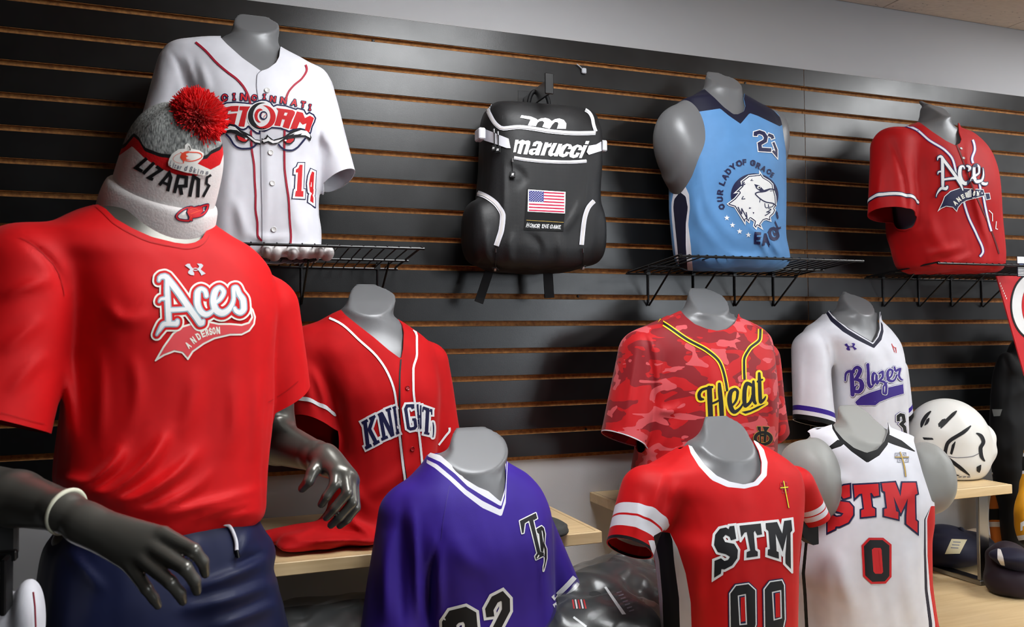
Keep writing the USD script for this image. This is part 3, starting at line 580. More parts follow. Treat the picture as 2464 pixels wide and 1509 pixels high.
def band(g, i, d0, d1):
    E, n, rr = g.cuts[i]
    def f(V):
        P = rotz(V, -g.yaw)-E; u = -(P@n); return np.maximum(np.maximum(d0-u, u-d1), np.maximum(np.linalg.norm(P, axis=1)-rr*1.3, .008-g.G.sample(g.torso, P+E)))
    return f
pur = jersey('softball_jersey', 'purple V-neck jersey with white striped collar, black number and letter emblem', g, m, M['purple'], [
    ('collar', M['white'], inpx(g, MID1)), ('collar_stripe', M['purple'], inpx(g, MID2)), ('collar', M['white'], inpx(g, OUT))])
G_pur = g
form('torso_form', 'grey neck and torso form inside the purple jersey', g, left=[(1097, 1020), (1092, 1034), (1086, 1062), (1074, 1092), (1050, 1100)], right=[(1192, 1022), (1224, 1066), (1220, 1094), (1207, 1130), (1206, 1178)], yb=.045, back=(1145, 1023))
# ---- sky blue sleeveless jersey on the middle wire shelf
g = Cloth(2.03, [(1684, 212), (1660, 228), (1630, 243), (1627, 275), (1630, 330), (1618, 400), (1618, 450), (1618, 500), (1622, 570), (1632, 625), (1650, 655)],
          [(1789, 236), (1822, 259), (1856, 282), (1874, 302), (1880, 330), (1880, 400), (1881, 506), (1883, 573), (1893, 628), (1885, 655)],
          [(215, .045, .01), (260, .08, .005), (320, .11, 0), (420, .125, -.005), (560, .12), (650, .105)])
g.build(folds=[([(1680, 330), (1690, 440), (1720, 520), (1790, 590)], 18, .006), ([(1665, 420), (1680, 520), (1740, 600)], 14, .005), ([(1760, 330), (1775, 450), (1782, 560)], 14, .003), ([(1805, 540), (1830, 580), (1850, 625)], 7, .007), ([(1850, 560), (1862, 590), (1878, 618)], 7, .007), ([(1750, 610), (1790, 622), (1840, 612)], 8, .006)], bottom=.185, seed=5)
HOLE = [(1684, 209), (1697, 216), (1720, 236), (1742, 258), (1765, 275), (1776, 275), (1790, 268), (1794, 255), (1790, 238), (1800, 180), (1760, 120), (1680, 150)]
ARML = [(1612, 240), (1628, 250), (1643, 268), (1652, 297), (1659, 347), (1657, 389), (1645, 436), (1634, 447), (1618, 425), (1598, 372), (1570, 380), (1560, 240)]
m = g.mesh(HOLE, zback=g.at((1684, 214), 0)[2]-.012)
V = m[0]; m = clip(m, np.maximum(pdist(proj(V), Polygon(ARML))/F*2, V[:, 1]-9))[1]
V = m[0]; e = np.sqrt(((V[:, 1]-2.03)/.085)**2+((V[:, 2]-g.at((1878, 340), 0)[2])/.085)**2)-1; m = clip(m, np.maximum(e*.08, g.at((1868, 340), 0)[0]-V[:, 0]))[1]
G_blue = g
pq = lambda pts, fr=True: inpx(g, pts, fr)
blue = jersey('basketball_jersey', 'sky blue sleeveless jersey with navy shoulders, white eagle emblem and number 23', g, m, M['blue'], [
    ('yoke', M['navy'], inpx(g, [(1690, 200), (1600, 235), (1600, 262), (1642, 274), (1700, 266), (1733, 261), (1752, 277), (1782, 298), (1804, 272), (1824, 279), (1876, 304), (1890, 296), (1800, 200)], False)),
    ('side_panel', M['white'], inpx(g, [(1636, 437), (1645, 440), (1658, 468), (1660, 500), (1656, 540), (1662, 590), (1668, 660), (1655, 660), (1650, 590), (1650, 540), (1655, 500), (1650, 473), (1636, 462), (1622, 480), (1620, 500), (1626, 560), (1634, 640), (1628, 640), (1620, 560), (1614, 500), (1620, 466), (1632, 448)])),
    ('side_panel', M['navy'], inpx(g, [(1636, 462), (1650, 473), (1655, 500), (1650, 540), (1650, 590), (1656, 665), (1634, 665), (1626, 560), (1620, 500), (1622, 480)]))])
form('torso_form', 'grey torso form with a bare shoulder cap inside the sky blue jersey', g, left=[(1701, 166), (1698, 180), (1695, 197), (1690, 208), (1682, 216)], right=[(1774, 176), (1787, 190), (1785.5, 213), (1782, 243), (1790, 259)], yb=.045, back=(1735, 175),
     stubs=[(g.at((1624, 328), .0), (.056, .07, .084)), (g.at((1634, 385), .0), (.036, .06, .066)), (g.at((1848, 345), 0), (.040, .07, .085))])

# ---- red buttoned jersey on the right wire shelf
g = Cloth(2.0, [(2198, 289), (2171, 300), (2145, 314), (2134, 332), (2138, 380), (2142, 440), (2144, 500), (2144, 530), (2146, 560), (2154, 588), (2167, 639), (2185, 665)],
          [(2305, 316), (2336, 332), (2364, 359), (2378, 385), (2388, 420), (2396, 473), (2402, 542), (2410, 618), (2405, 665)],
          [(290, .045, .01), (330, .08, .005), (390, .112, 0), (480, .125, -.005), (560, .118), (660, .105)])
g.sleeve((2148, 355), (2142, 500), .062, .06, flat=.9, cuff=((2096, 502), (2180, 532)), tilt=.15, dy=(0, -.02))
g.sleeve((2345, 400), (2362, 500), .042, .042, flat=.9, cuff=((2330, 545), (2405, 535)), dy=(.03, .05))
g.build(folds=[([(2140, 330), (2160, 380), (2176, 440), (2182, 510)], 5, -.006), ([(2205, 430), (2198, 520), (2190, 600)], 16, .004), ([(2230, 480), (2245, 560), (2290, 610)], 16, .005), ([(2326, 340), (2345, 470), (2385, 600)], 7, .007), ([(2220, 615), (2270, 605), (2320, 590)], 10, .007), ([(2250, 640), (2300, 630), (2340, 610)], 8, .007), ([(2118, 400), (2115, 450), (2108, 490)], 8, .005)], bottom=.19, seed=6)
HOLE = [(2198, 286), (2215, 296), (2245, 318), (2275, 338), (2299, 350), (2310, 345), (2314, 335), (2308, 318), (2305, 280), (2280, 220), (2210, 230)]
m = g.mesh(HOLE, zback=g.at((2198, 291), 0)[2]-.012)
G_ac2 = g
ac2 = jersey('baseball_jersey', 'red buttoned jersey with white script over a navy banner, on the right wire shelf', g, m, M['red_dk'])
form('torso_form', 'grey neck and torso form inside the right wire shelf jersey', g, left=[(2219, 238), (2215, 248), (2210, 270), (2203, 286), (2194, 296)], right=[(2266, 244), (2296, 262), (2290, 292), (2288, 307), (2312, 330)], yb=.045, back=(2241, 244))

# ---- camouflage jersey
g = Cloth(1.95, [(1634, 746), (1610, 759), (1586, 771), (1550, 790), (1538, 812), (1544, 860), (1548, 930), (1546, 992), (1540, 1050), (1529, 1130), (1520, 1200), (1516, 1262)],
          [(1774, 764), (1800, 776), (1828, 792), (1848, 815), (1856, 860), (1862, 940), (1862, 1054), (1860, 1105), (1862, 1262)],
          [(746, .045, .01), (785, .08, .006), (850, .11, 0), (940, .125, -.005), (1250, .12)])
g.sleeve((1548, 850), (1505, 1030), .064, .056, flat=.85, cuff=((1462, 1040), (1545, 1078)), tilt=.1, dy=(0, -.01))
g.sleeve((1830, 862), (1856, 1015), .05, .043, flat=.85, cuff=((1858, 1062), (1896, 1020)), dy=(.03, .04))
g.build(folds=[([(1548, 800), (1566, 860), (1572, 930), (1568, 990)], 5, -.006), ([(1562, 800), (1580, 880), (1580, 960)], 9, .004), ([(1620, 1000), (1600, 1060), (1560, 1100)], 12, .005), ([(1605, 900), (1590, 1000), (1575, 1080)], 14, .006), ([(1585, 985), (1610, 990), (1640, 970)], 9, .006), ([(1530, 830), (1518, 930), (1500, 1030)], 8, .005), ([(1850, 850), (1858, 960), (1862, 1040)], 6, .005), ([(1700, 800), (1705, 860), (1720, 940)], 12, .002)], bottom=SZ+.003, seed=7)
HOLE = [(1634, 743), (1650, 762), (1672, 780), (1700, 791), (1725, 796), (1750, 792), (1768, 778), (1776, 762), (1790, 720), (1700, 640), (1630, 690)]
m = g.mesh(HOLE, zback=g.at((1634, 748), 0)[2]-.012)
G_heat = g
heat = jersey('softball_jersey', 'red camouflage jersey with black and yellow script lettering', g, m, M['camo'], [('cuff_lining', M['white'], band(g, 0, -.002, .003))])
form('torso_form', 'grey neck and torso form inside the red camouflage jersey', g, left=[(1660, 688), (1657, 704), (1653, 722), (1645, 742), (1632, 754)], right=[(1742, 693), (1757, 714), (1753, 744), (1750, 761), (1776, 768)], yb=.045, back=(1700, 691))

# ---- white jersey with navy trim
g = Cloth(2.05, [(1993, 744), (1967, 772), (1945, 788), (1938, 805), (1955, 840), (1972, 890), (1982, 940), (1986, 1000), (1988, 1060), (1990, 1160)],
          [(2116, 772), (2141, 800), (2161, 834), (2169, 874), (2174, 913), (2178, 941), (2180, 1042), (2180, 1160)],
          [(746, .045, .01), (785, .08, .006), (850, .11, 0), (940, .122, -.005), (1160, .115)])
g.sleeve((1955, 840), (1958, 990), .058, .058, flat=.9, cuff=((1898, 1002), (2005, 1034)), tilt=.05, dy=(0, -.02))
g.sleeve((2146, 890), (2160, 990), .045, .043, flat=.9, cuff=((2150, 1020), (2196, 985)), dy=(.03, .05))
g.build(folds=[([(1968, 800), (1990, 850), (2004, 930), (2008, 1010)], 5, -.006), ([(2040, 930), (2035, 1000), (2050, 1060)], 14, .003), ([(2070, 880), (2085, 850), (2100, 830)], 10, .003), ([(1925, 850), (1925, 930), (1918, 1000)], 9, .004)], bottom=SZ+.003, seed=8)
HOLE = [(1993, 741), (2002, 755), (2015, 772), (2040, 788), (2070, 806), (2100, 824), (2112, 808), (2118, 790), (2117, 772), (2120, 740), (2080, 660), (1990, 690)]
m = g.mesh(HOLE, zback=g.at((1993, 746), 0)[2]-.012)
TOP = [(2116, 770), (2130, 730), (2080, 640), (1980, 690)]
C1 = [(1991, 748), (2004, 764), (2040, 793), (2070, 811), (2101, 828.5), (2114, 811), (2120, 793), (2119.5, 775)]+TOP
C2 = [(1989, 752), (2001, 769), (2030, 793), (2060, 811), (2102, 834), (2118, 815), (2123, 796), (2122, 778)]+TOP
C3 = [(1988, 755), (1999, 773), (2028, 798), (2058, 816), (2103, 838), (2121, 818), (2126, 798), (2124, 780)]+TOP
C0 = [(1992, 745), (2004, 759.5), (2040, 789.5), (2070, 807.5), (2100.5, 825.5), (2112, 809), (2118, 791), (2117, 773)]+TOP
G_blz = g
blz = jersey('softball_jersey', 'white V-neck jersey with purple script lettering over a banner and striped cuffs', g, m, M['white'], [
    ('collar_stripe', M['navy'], inpx(g, C0)), ('collar', M['white'], inpx(g, C1)), ('collar_stripe', M['navy'], inpx(g, C3)),
    ('cuff_stripe', M['black'], band(g, 0, -.002, .014)), ('cuff', M['white'], band(g, 0, .014, .026)), ('cuff_stripe', M['purple'], band(g, 0, .026, .040)),
    ('cuff_stripe', M['black'], band(g, 1, -.002, .014)), ('cuff', M['white'], band(g, 1, .014, .026)), ('cuff_stripe', M['purple'], band(g, 1, .026, .040))])
form('torso_form', 'grey neck and torso form inside the white purple-lettered jersey', g, left=[(2032, 695), (2025, 702), (2018, 722), (2012, 744), (2004, 758)], right=[(2084, 701), (2107, 728), (2102, 755), (2096, 784), (2100, 812)], yb=.045, back=(2057, 699))

# ---- red jersey with black block letters, in front
g = Cloth(1.47, [(1659, 1066), (1630, 1086), (1592, 1112), (1556, 1136), (1552, 1160), (1575, 1210), (1584, 1260), (1578, 1300), (1590, 1392), (1600, 1509), (1606, 1620)],
          [(1814, 1062), (1850, 1080), (1895, 1110), (1915, 1130), (1922, 1165), (1920, 1220), (1912, 1290), (1909, 1330), (1907, 1420), (1907, 1509), (1908, 1620)],
          [(1066, .045, .012), (1110, .075, .006), (1190, .1, 0), (1300, .115, -.006), (1620, .11)])
g.sleeve((1556, 1180), (1515, 1320), .05, .046, flat=.9, cuff=((1474, 1296), (1570, 1352)), tilt=.35, dy=(0, -.02))
g.sleeve((1915, 1165), (1960, 1250), .038, .033, flat=.9, cuff=((1950, 1256), (1988, 1230)), dy=(.02, .03))
g.build(folds=[([(1600, 1130), (1580, 1200), (1560, 1260)], 12, .006), ([(1640, 1150), (1610, 1240), (1600, 1300)], 12, .005), ([(1690, 1300), (1680, 1400), (1680, 1509)], 16, .004), ([(1540, 1190), (1535, 1240), (1525, 1290)], 8, .004), ([(1780, 1120), (1785, 1180), (1800, 1240)], 16, .002)], seed=9)
HOLE = [(1659, 1064), (1672, 1086), (1695, 1118), (1725, 1145), (1755, 1159), (1790, 1166), (1815, 1160), (1832, 1140), (1833, 1112), (1826, 1085), (1814, 1062), (1830, 1020), (1760, 960), (1670, 980)]
COL = [(1655, 1066), (1662, 1090), (1682, 1122), (1712, 1155), (1750, 1172), (1792, 1176), (1824, 1168), (1845, 1145), (1847, 1112), (1838, 1082), (1820, 1060), (1830, 1000), (1760, 940), (1660, 980)]
m = g.mesh(HOLE, zback=g.at((1659, 1068), 0)[2]-.012, hem=g.at((1760, 1580), 0)[2])
G_stmr = g
stmr = jersey('softball_jersey', 'red jersey with a white scoop collar, black block letters and number 00', g, m, M['red_stm'], [
    ('collar', M['white'], inpx(g, COL)),
    ('side_panel', M['black'], inpx(g, [(1572, 1290), (1590, 1280), (1612, 1282), (1618, 1300), (1622, 1350), (1634, 1440), (1640, 1650), (1598, 1650), (1594, 1440), (1586, 1350)])),
    ('side_panel', M['white'], inpx(g, [(1612, 1282), (1630, 1318), (1650, 1380), (1662, 1450), (1664, 1509), (1666, 1650), (1640, 1650), (1634, 1440), (1622, 1350), (1616, 1300)])),
    ('side_panel', M['white'], inpx(g, [(1560, 1300), (1576, 1300), (1588, 1350), (1596, 1440), (1600, 1650), (1590, 1650), (1586, 1440), (1576, 1350)], False)),
    ('cuff', M['black'], band(g, 0, -.002, .006)),
    ('cuff_stripe', M['white'], band(g, 0, .024, .044)), ('cuff_stripe', M['white'], band(g, 0, .048, .068)),
    ('cuff', M['red_stm'], band(g, 1, 0, .014)), ('cuff_stripe', M['white'], band(g, 1, .014, .027)), ('cuff_stripe', M['white'], band(g, 1, .030, .043))])
form('torso_form', 'grey neck and torso form inside the red number 00 jersey', g, left=[(1700, 994), (1697, 1010), (1692, 1032), (1676, 1057), (1655, 1070)], right=[(1800, 997), (1817, 1031), (1811, 1060), (1815, 1100), (1835, 1150)], yb=.045, back=(1750, 996))

# ---- white sleeveless jersey with red block letters, in front
g = Cloth(1.60, [(2003, 1020), (1975, 1033), (1950, 1046), (1944, 1075), (1950, 1120), (1950, 1180), (1940, 1230), (1926, 1310), (1918, 1380), (1926, 1430), (1934, 1509), (1934, 1620)],
          [(2136, 1026), (2165, 1036), (2194, 1048), (2206, 1075), (2215, 1130), (2235, 1200), (2236, 1228), (2230, 1280), (2230, 1357), (2242, 1447), (2252, 1509), (2256, 1620)],
          [(1022, .045, .012), (1060, .08, .006), (1120, .105, 0), (1220, .118, -.006), (1620, .112)])
g.build(folds=[([(1985, 1130), (2010, 1150), (2060, 1160)], 14, .003), ([(2200, 1150), (2190, 1190), (2150, 1200)], 14, .003), ([(2010, 1320), (2030, 1400), (2060, 1480)], 22, .004), ([(2190, 1300), (2180, 1400), (2190, 1500)], 18, .004), ([(1980, 1300), (1985, 1400), (2000, 1500)], 16, .003)], seed=10)
HOLE = [(2003, 1017), (2010, 1035), (2030, 1058), (2055, 1078), (2085, 1090), (2110, 1082), (2128, 1062), (2136, 1040), (2137, 1024), (2130, 980), (2070, 930), (2000, 970)]
COL = [(2001, 1015), (2003, 1032), (2020, 1060), (2048, 1086), (2087, 1114), (2116, 1096), (2136, 1070), (2141, 1042), (2138, 1022), (2130, 970), (2070, 920), (1996, 970)]
m = g.mesh(HOLE, zback=g.at((2003, 1022), 0)[2]-.012)
V = m[0]; m = clip(m, np.maximum(pdist(proj(V), Polygon([(1930, 1030), (1948, 1042), (1953, 1062), (1961, 1099), (1962, 1150), (1954, 1205), (1940, 1215), (1890, 1215), (1890, 1040)]))/F*1.6, V[:, 1]-1.75))[1]
V = m[0]; m = clip(m, np.maximum(pdist(proj(V), Polygon([(2200, 1046), (2199, 1062), (2220, 1138), (2243, 1208), (2290, 1215), (2290, 1040)]))/F*1.6, V[:, 1]-1.75))[1]
G_stmw = g
stmw = jersey('basketball_jersey', 'white sleeveless jersey with red block letters, black collar and number 0', g, m, M['white'], [
    ('collar', M['black'], inpx(g, COL)),
    ('shoulder_flash', M['black'], inpx(g, [(1972, 1100), (1990, 1078), (2016, 1058), (2034, 1066), (2024, 1074), (2000, 1082), (1984, 1092)])), ('shoulder_flash', M['black'], inpx(g, [(2130, 1062), (2140, 1046), (2170, 1060), (2190, 1076), (2208, 1090), (2180, 1080), (2150, 1070)])),
    ('side_panel', M['red_stm'], inpx(g, [(1904, 1230), (1926, 1250), (1930, 1300), (1922, 1380), (1926, 1430), (1938, 1660), (1890, 1660), (1890, 1230)])),
    ('side_stripe', M['white'], inpx(g, [(1904, 1230), (1932, 1246), (1937, 1300), (1929, 1380), (1933, 1430), (1945, 1660), (1890, 1660), (1890, 1230)])),
    ('side_stripe', M['black'], inpx(g, [(1904, 1230), (1936, 1246), (1944, 1300), (1937, 1380), (1941, 1430), (1953, 1660), (1890, 1660), (1890, 1230)])),
    ('side_panel', M['red_stm'], inpx(g, [(2240, 1218), (2231, 1250), (2232, 1340), (2238, 1420), (2250, 1500), (2256, 1660), (2280, 1660), (2280, 1218)])),
    ('side_stripe', M['white'], inpx(g, [(2240, 1218), (2227, 1250), (2228, 1330), (2232, 1420), (2243, 1500), (2248, 1660), (2280, 1660), (2280, 1218)])),
    ('side_stripe', M['navy'], inpx(g, [(2240, 1218), (2224, 1250), (2223, 1330), (2225, 1420), (2235, 1500), (2239, 1660), (2280, 1660), (2280, 1218)]))])
form('torso_form', 'pale grey torso form with bare shoulders inside the white number 0 jersey', g, mat=M['form_stm'], left=[(2023, 967), (2019, 984), (2015, 1020), (2008, 1036), (1998, 1042)], right=[(2120, 970), (2127, 997), (2128, 1026), (2132, 1050), (2140, 1064)], yb=.045, back=(2070, 970),
     stubs=[(g.at((1934, 1132), .0), (.046, .066, .066)), (g.at((1944, 1175), .0), (.03, .058, .05)), (g.at((2229, 1134), 0), (.044, .066, .07)), (g.at((2226, 1175), 0), (.032, .058, .05))])
# ---- the full mannequin in front: red tee, navy shorts, knit hat
FY = .40; fY0 = 1.46
g = Cloth(fY0, [(223, 487), (171, 508), (111, 540), (75, 560), (70, 590), (112, 630), (140, 690), (156, 760), (160, 840), (152, 967), (143, 1060), (138, 1150), (160, 1220), (200, 1275), (260, 1310)],
          [(505, 546), (555, 580), (588, 598), (622, 630), (640, 662), (648, 720), (652, 860), (646, 985), (638, 1080), (630, 1180), (626, 1240), (610, 1290)],
          [(490, .06, .012), (540, .085, .006), (640, .115, 0), (780, .13, -.01), (1000, .122, -.01), (1180, .125, -.012), (1300, .112, -.01)], yaw=FY)
g.sleeve((62, 655), (-12, 1000), .078, .076, flat=.9, cuff=((-130, 985), (108, 1042)), dy=(0, -.02), tilt=.05)
g.sleeve((630, 745), (672, 955), .066, .058, flat=.9, cuff=((640, 986), (722, 930)), dy=(.0, .01))
fl = [([(145, 1150), (204, 1161), (257, 1129), (300, 1070)], 12, .017), ([(177, 1172), (241, 1188), (322, 1145), (407, 1032)], 13, .018), ([(225, 1204), (300, 1204), (402, 1156), (482, 1075)], 13, .015),
      ([(257, 1225), (343, 1228), (429, 1198), (514, 1129)], 11, .009), ([(343, 1252), (429, 1231), (536, 1204), (628, 1178)], 10, .009), ([(440, 1262), (540, 1226), (628, 1206)], 9, .008), ([(520, 1256), (580, 1240), (626, 1226)], 8, .008),
      ([(161, 861), (170, 970), (176, 1075)], 12, .007), ([(240, 830), (242, 940), (236, 1060)], 14, .005), ([(310, 850), (330, 930), (300, 1040)], 16, .004), ([(255, 720), (300, 770), (360, 745)], 14, .005), ([(560, 900), (566, 1010), (540, 1110)], 18, .004),
      ([(470, 880), (460, 980), (430, 1060)], 20, .004), ([(620, 900), (618, 1000), (612, 1120)], 10, .004), ([(48, 575), (100, 610), (131, 645), (152, 705)], 6, -.006), ([(0, 720), (60, 690), (130, 672)], 12, .005), ([(0, 850), (60, 800), (110, 760)], 14, .004), ([(20, 950), (70, 890), (120, 850)], 14, .004), ([(670, 760), (660, 860), (650, 960)], 8, -.004)]
zh = g.at((450, 1300), -.1)[2]
g.build(folds=fl, bottom=zh, seed=11, wr=.0026)
HOLE = [(223, 485), (254, 502), (278, 526), (318, 549), (365, 570), (398, 578), (422, 584), (449, 587), (470, 583), (486, 574), (495, 558), (506, 543), (520, 420), (380, 330), (230, 400)]
BAND = [(216, 485), (248, 512), (272, 536), (312, 560), (360, 581), (396, 589), (422, 594), (450, 598), (474, 594), (492, 584), (503, 566), (514, 545), (530, 420), (380, 310), (210, 400)]
m = g.mesh(HOLE, zback=g.at((223, 489), 0)[2]-.012)
G_tee = g
tee = jersey('tee_shirt', 'bright red tee with white outlined script lettering, worn by the front mannequin', g, m, M['red'], [('collar', M['red'], inpx(g, BAND))], cat='tee shirt')
# navy shorts
s_ = Cloth(fY0, [(180, 1210), (140, 1290), (112, 1340), (96, 1420), (80, 1509), (66, 1640)], [(608, 1225), (628, 1262), (643, 1283), (650, 1308), (645, 1340), (655, 1374), (668, 1418), (686, 1509), (705, 1640)],
           [(1215, .10, -.01), (1300, .128, -.01), (1450, .14, -.005), (1640, .14)], yaw=FY)
s_.build(folds=[([(640, 1340), (560, 1385), (440, 1420)], 12, .009), ([(660, 1400), (560, 1440), (430, 1470)], 14, .010), ([(676, 1450), (600, 1480), (500, 1520)], 12, .008), ([(600, 1270), (590, 1310), (560, 1350)], 10, .006), ([(160, 1310), (200, 1370), (250, 1420)], 12, .006), ([(640, 1330), (600, 1345), (560, 1360)], 7, -.008), ([(480, 1290), (470, 1330), (450, 1370)], 14, .004)], seed=12, wr=.004)
m = s_.mesh(hem=s_.at((400, 1620), 0)[2]); m = s_.world(m)
t = Thing('shorts', 'navy athletic shorts with a white drawcord, on the front mannequin', 'shorts', m[0].mean(0)*[1, 1, 0]+[0, 0, m[0][:, 2].min()])
t.part('cloth', m, M['shorts'])
P, N, ok = hit(s_.field(), FY, spline([(520, 1262), (545, 1266), (560, 1290), (569, 1326)], 14), .004)
t.part('drawcord', tube(P, .0032, 8), M['white'], smooth=60)
P2, N2, ok = hit(s_.field(), FY, [(569, 1326), (571, 1340)], .004); t.part('cord_tip', tube(P2, .003, 8), M['black_pl'], smooth=60)
# mannequin body: torso with neck, hips and legs under the clothes, arms with hands
def at(x, y, z): return ray((x, y))[0]*z
def bones(chain, grid_h, cut=None, pal=(), k=.012, extra=None):
    """chain: lists of (point, radius, k) joined by tapering limbs, all one skin."""
    P = np.array([q[0] for c in chain for q in c]); r = max(q[1] for c in chain for q in c)
    G = Grid(P.min(0)-r-.02, P.max(0)+r+.02, grid_h); A = np.full(G.n, .2)
    for c in chain:
        kk = c[0][2] if len(c[0]) > 2 else k
        for (a, ra, *_), (b, rb, *_) in zip(c, c[1:]):
            d = b-a; t = np.clip(((G.x-a[0])*d[0]+(G.y-a[1])*d[1]+(G.z-a[2])*d[2])/(d@d), 0, 1)
            e = np.sqrt((G.x-a[0]-t*d[0])**2+(G.y-a[1]-t*d[1])**2+(G.z-a[2]-t*d[2])**2)-(ra+(rb-ra)*t); A = smin(A, e, kk)
    return surface(G, gaussian_filter(A, .5))
body_m = g.neck(left=[(305, 425), (298, 450), (280, 480), (256, 498), (220, 512)], right=[(470, 425), (478, 460), (492, 510), (502, 535), (514, 566)], yb=.30, back=(390, 432), tilt=0, b=.066, dy=.0, k=.04, lo=zh-.0)
mq = Thing('mannequin', 'gunmetal grey full mannequin with posed hands in the left foreground', 'mannequin', (0.02, fY0, FL))
mq.part('torso', body_m, M['dark_form'])
zf = FL+.04
hipc = rotz(np.array([s_.slices(np.array([zh-.1]))[0][0], fY0, 0]), FY); dx = rotz(np.array([1., 0, 0]), FY)
hx, hy = hipc[0], hipc[1]
leg = lambda sg: [(np.array([hx, hy, zh-.02])+dx*.085*sg, .085), (np.array([hx, hy, zh-.30])+dx*.095*sg, .07), (np.array([hx, hy, zh-.46])+dx*.10*sg, .052), (np.array([hx, hy, FL+.09])+dx*.11*sg, .034)]
mq.part('leg', bones([leg(-1)], .009, k=.03), M['dark_form']); mq.part('leg', bones([leg(1)], .009, k=.03), M['dark_form'])
for sg in (-1, 1):
    fo = rotz(np.array([0, -1., 0]), FY); a = np.array([hx, hy, FL+.035])+dx*.11*sg
    mq.part('foot', bones([[(a, .032), (a+fo*.10, .028), (a+fo*.16-[0, 0, .01], .02)]], .006, k=.02), M['dark_form'])
# near arm
Zw = 1.10
w = at(150, 1229, Zw)
hand = [[(at(15, 690, 1.30), .05, .008), (at(-150, 1090, 1.24), .044), (at(-90, 1178, 1.20), .042), (at(40, 1200, 1.145), .038), (w, .027), (at(215, 1262, 1.09), .024)]]
pal = [((392, 1290), 1.075, .0125), ((372, 1320), 1.065, .012), ((345, 1345), 1.062, .0115), ((312, 1357), 1.066, .0108)]
for (p, z, r) in pal: hand.append([(at(205, 1255+.12*(p[1]-1286), 1.09), .021, .012), (at(*p, z), r)])
fing = [[(392, 1288, 1.073, .0118), (466, 1324, 1.05, .0088), (488, 1352, 1.058, .008), (494, 1382, 1.072, .0062)], [(372, 1320, 1.063, .0115), (446, 1368, 1.035, .0088), (468, 1398, 1.043, .008), (474, 1424, 1.056, .0062)],
        [(345, 1346, 1.06, .011), (410, 1402, 1.035, .0085), (432, 1428, 1.043, .0077), (440, 1448, 1.054, .006)], [(312, 1358, 1.064, .0102), (352, 1416, 1.05, .0078), (370, 1440, 1.056, .007), (380, 1458, 1.064, .0056)], [(250, 1255, 1.11, .017), (330, 1285, 1.135, .0125), (400, 1322, 1.13, .0105), (428, 1342, 1.12, .0085)]]
for f_ in fing: hand.append([(at(x, y, z), r, .0028) for x, y, z, r in f_])
am = bones(hand, .0033)
mq.part('arm', am, M['dark_form'])
wd = at(240, 1270, 1.09)-at(60, 1202, 1.14); wd /= np.linalg.norm(wd); cc = at(160, 1231, 1.10)
u = np.cross(wd, [0, 0, 1.]); u /= np.linalg.norm(u); v = np.cross(wd, u); an = np.linspace(0, 2*np.pi, 40, endpoint=False)
mq.part('wrist_band', tube(cc+.0284*(np.cos(an)[:, None]*u+np.sin(an)[:, None]*v), .0036, 8, closed=True), plain('cream_rubber', srgb(214, 212, 190), .6), smooth=60)
# far arm
hand = [[(at(648, 770, 1.66), .048, .01), (at(652, 1020, 1.70), .046), (at(668, 1065, 1.66), .044), (at(760, 1098, 1.54), .028), (at(785, 1112, 1.51), .025)]]
pal = [((806, 1136), 1.475, .0135), ((829, 1139), 1.478, .0135), ((843, 1147), 1.487, .013), ((850, 1157), 1.50, .012)]
for (p, z, r) in pal: hand.append([(at(778+.12*(p[0]-806), 1104, 1.515), .021, .014), (at(*p, z), r)])
fing = [[(806, 1136, 1.475, .0128), (805, 1166, 1.455, .0102), (786, 1194, 1.448, .0092), (773, 1214, 1.452, .0078)], [(829, 1139, 1.478, .0128), (836, 1186, 1.455, .0102), (806, 1222, 1.45, .0092), (785, 1246, 1.456, .0078)],
        [(843, 1147, 1.487, .012), (849, 1210, 1.468, .0098), (818, 1244, 1.464, .009), (796, 1264, 1.47, .0076)], [(850, 1157, 1.50, .011), (857, 1222, 1.486, .009), (836, 1250, 1.482, .0082), (817, 1266, 1.488, .007)], [(770, 1112, 1.50, .0165), (752, 1136, 1.475, .0125), (743, 1158, 1.465, .0108), (727, 1176, 1.47, .0088)]]
for f_ in fing: hand.append([(at(x, y, z), r*.92, .003) for x, y, z, r in f_])
bm = bones(hand, .0036); mq.part('arm', bm, M['dark_form'])
wd = at(785, 1112, 1.51)-at(668, 1065, 1.66); wd /= np.linalg.norm(wd); cc = at(762, 1099, 1.537); u = np.cross(wd, [0, 0, 1.]); u /= np.linalg.norm(u); v = np.cross(wd, u)
mq.part('wrist_seam', tube(cc+.0282*(np.cos(an)[:, None]*u+np.sin(an)[:, None]*v), .0011, 6, closed=True), M['chrome'], smooth=60)

# ---- knit hat
hc = rotz(g.at((384, 508), -.012), FY); fwd = rotz(np.array([0, -1., 0]), FY); sid = rotz(np.array([1., 0, 0]), FY)
ax = np.array([0, 0, 1.])+.50*fwd+.10*sid; ax /= np.linalg.norm(ax); xu = np.cross(ax, [0, 1., 0]); xu /= np.linalg.norm(xu); xv = np.cross(ax, xu)
GB = Grid(hc-[.16, .16, .12], hc+[.2, .2, .26], .0045)
q = [GB.x-hc[0], GB.y-hc[1], GB.z-hc[2]]; hs = sum(q[k]*ax[k] for k in range(3)); ha = sum(q[k]*xu[k] for k in range(3)); hb = sum(q[k]*xv[k] for k in range(3))
hr = np.sqrt(ha**2+hb**2)
def prof(pts):
    p = np.array(pts); return lambda z: PchipInterpolator(p[:, 0], p[:, 1])(np.clip(z, p[0, 0], p[-1, 0]))
crown = prof([(-.03, .080), (.04, .083), (.075, .0815), (.11, .078), (.14, .069), (.165, .053), (.18, .034), (.188, .004)])
cuffp = prof([(-.036, .092), (-.03, .0955), (0, .0945), (.03, .0905), (.036, .087)])
CA = smax(smax(GB.norm((hr-crown(hs))), -.01-hs, .004), hs-.186, .004)
CB = smax(smax(hr-cuffp(hs), np.abs(hs)-.036, .008), .074-hr, .004)
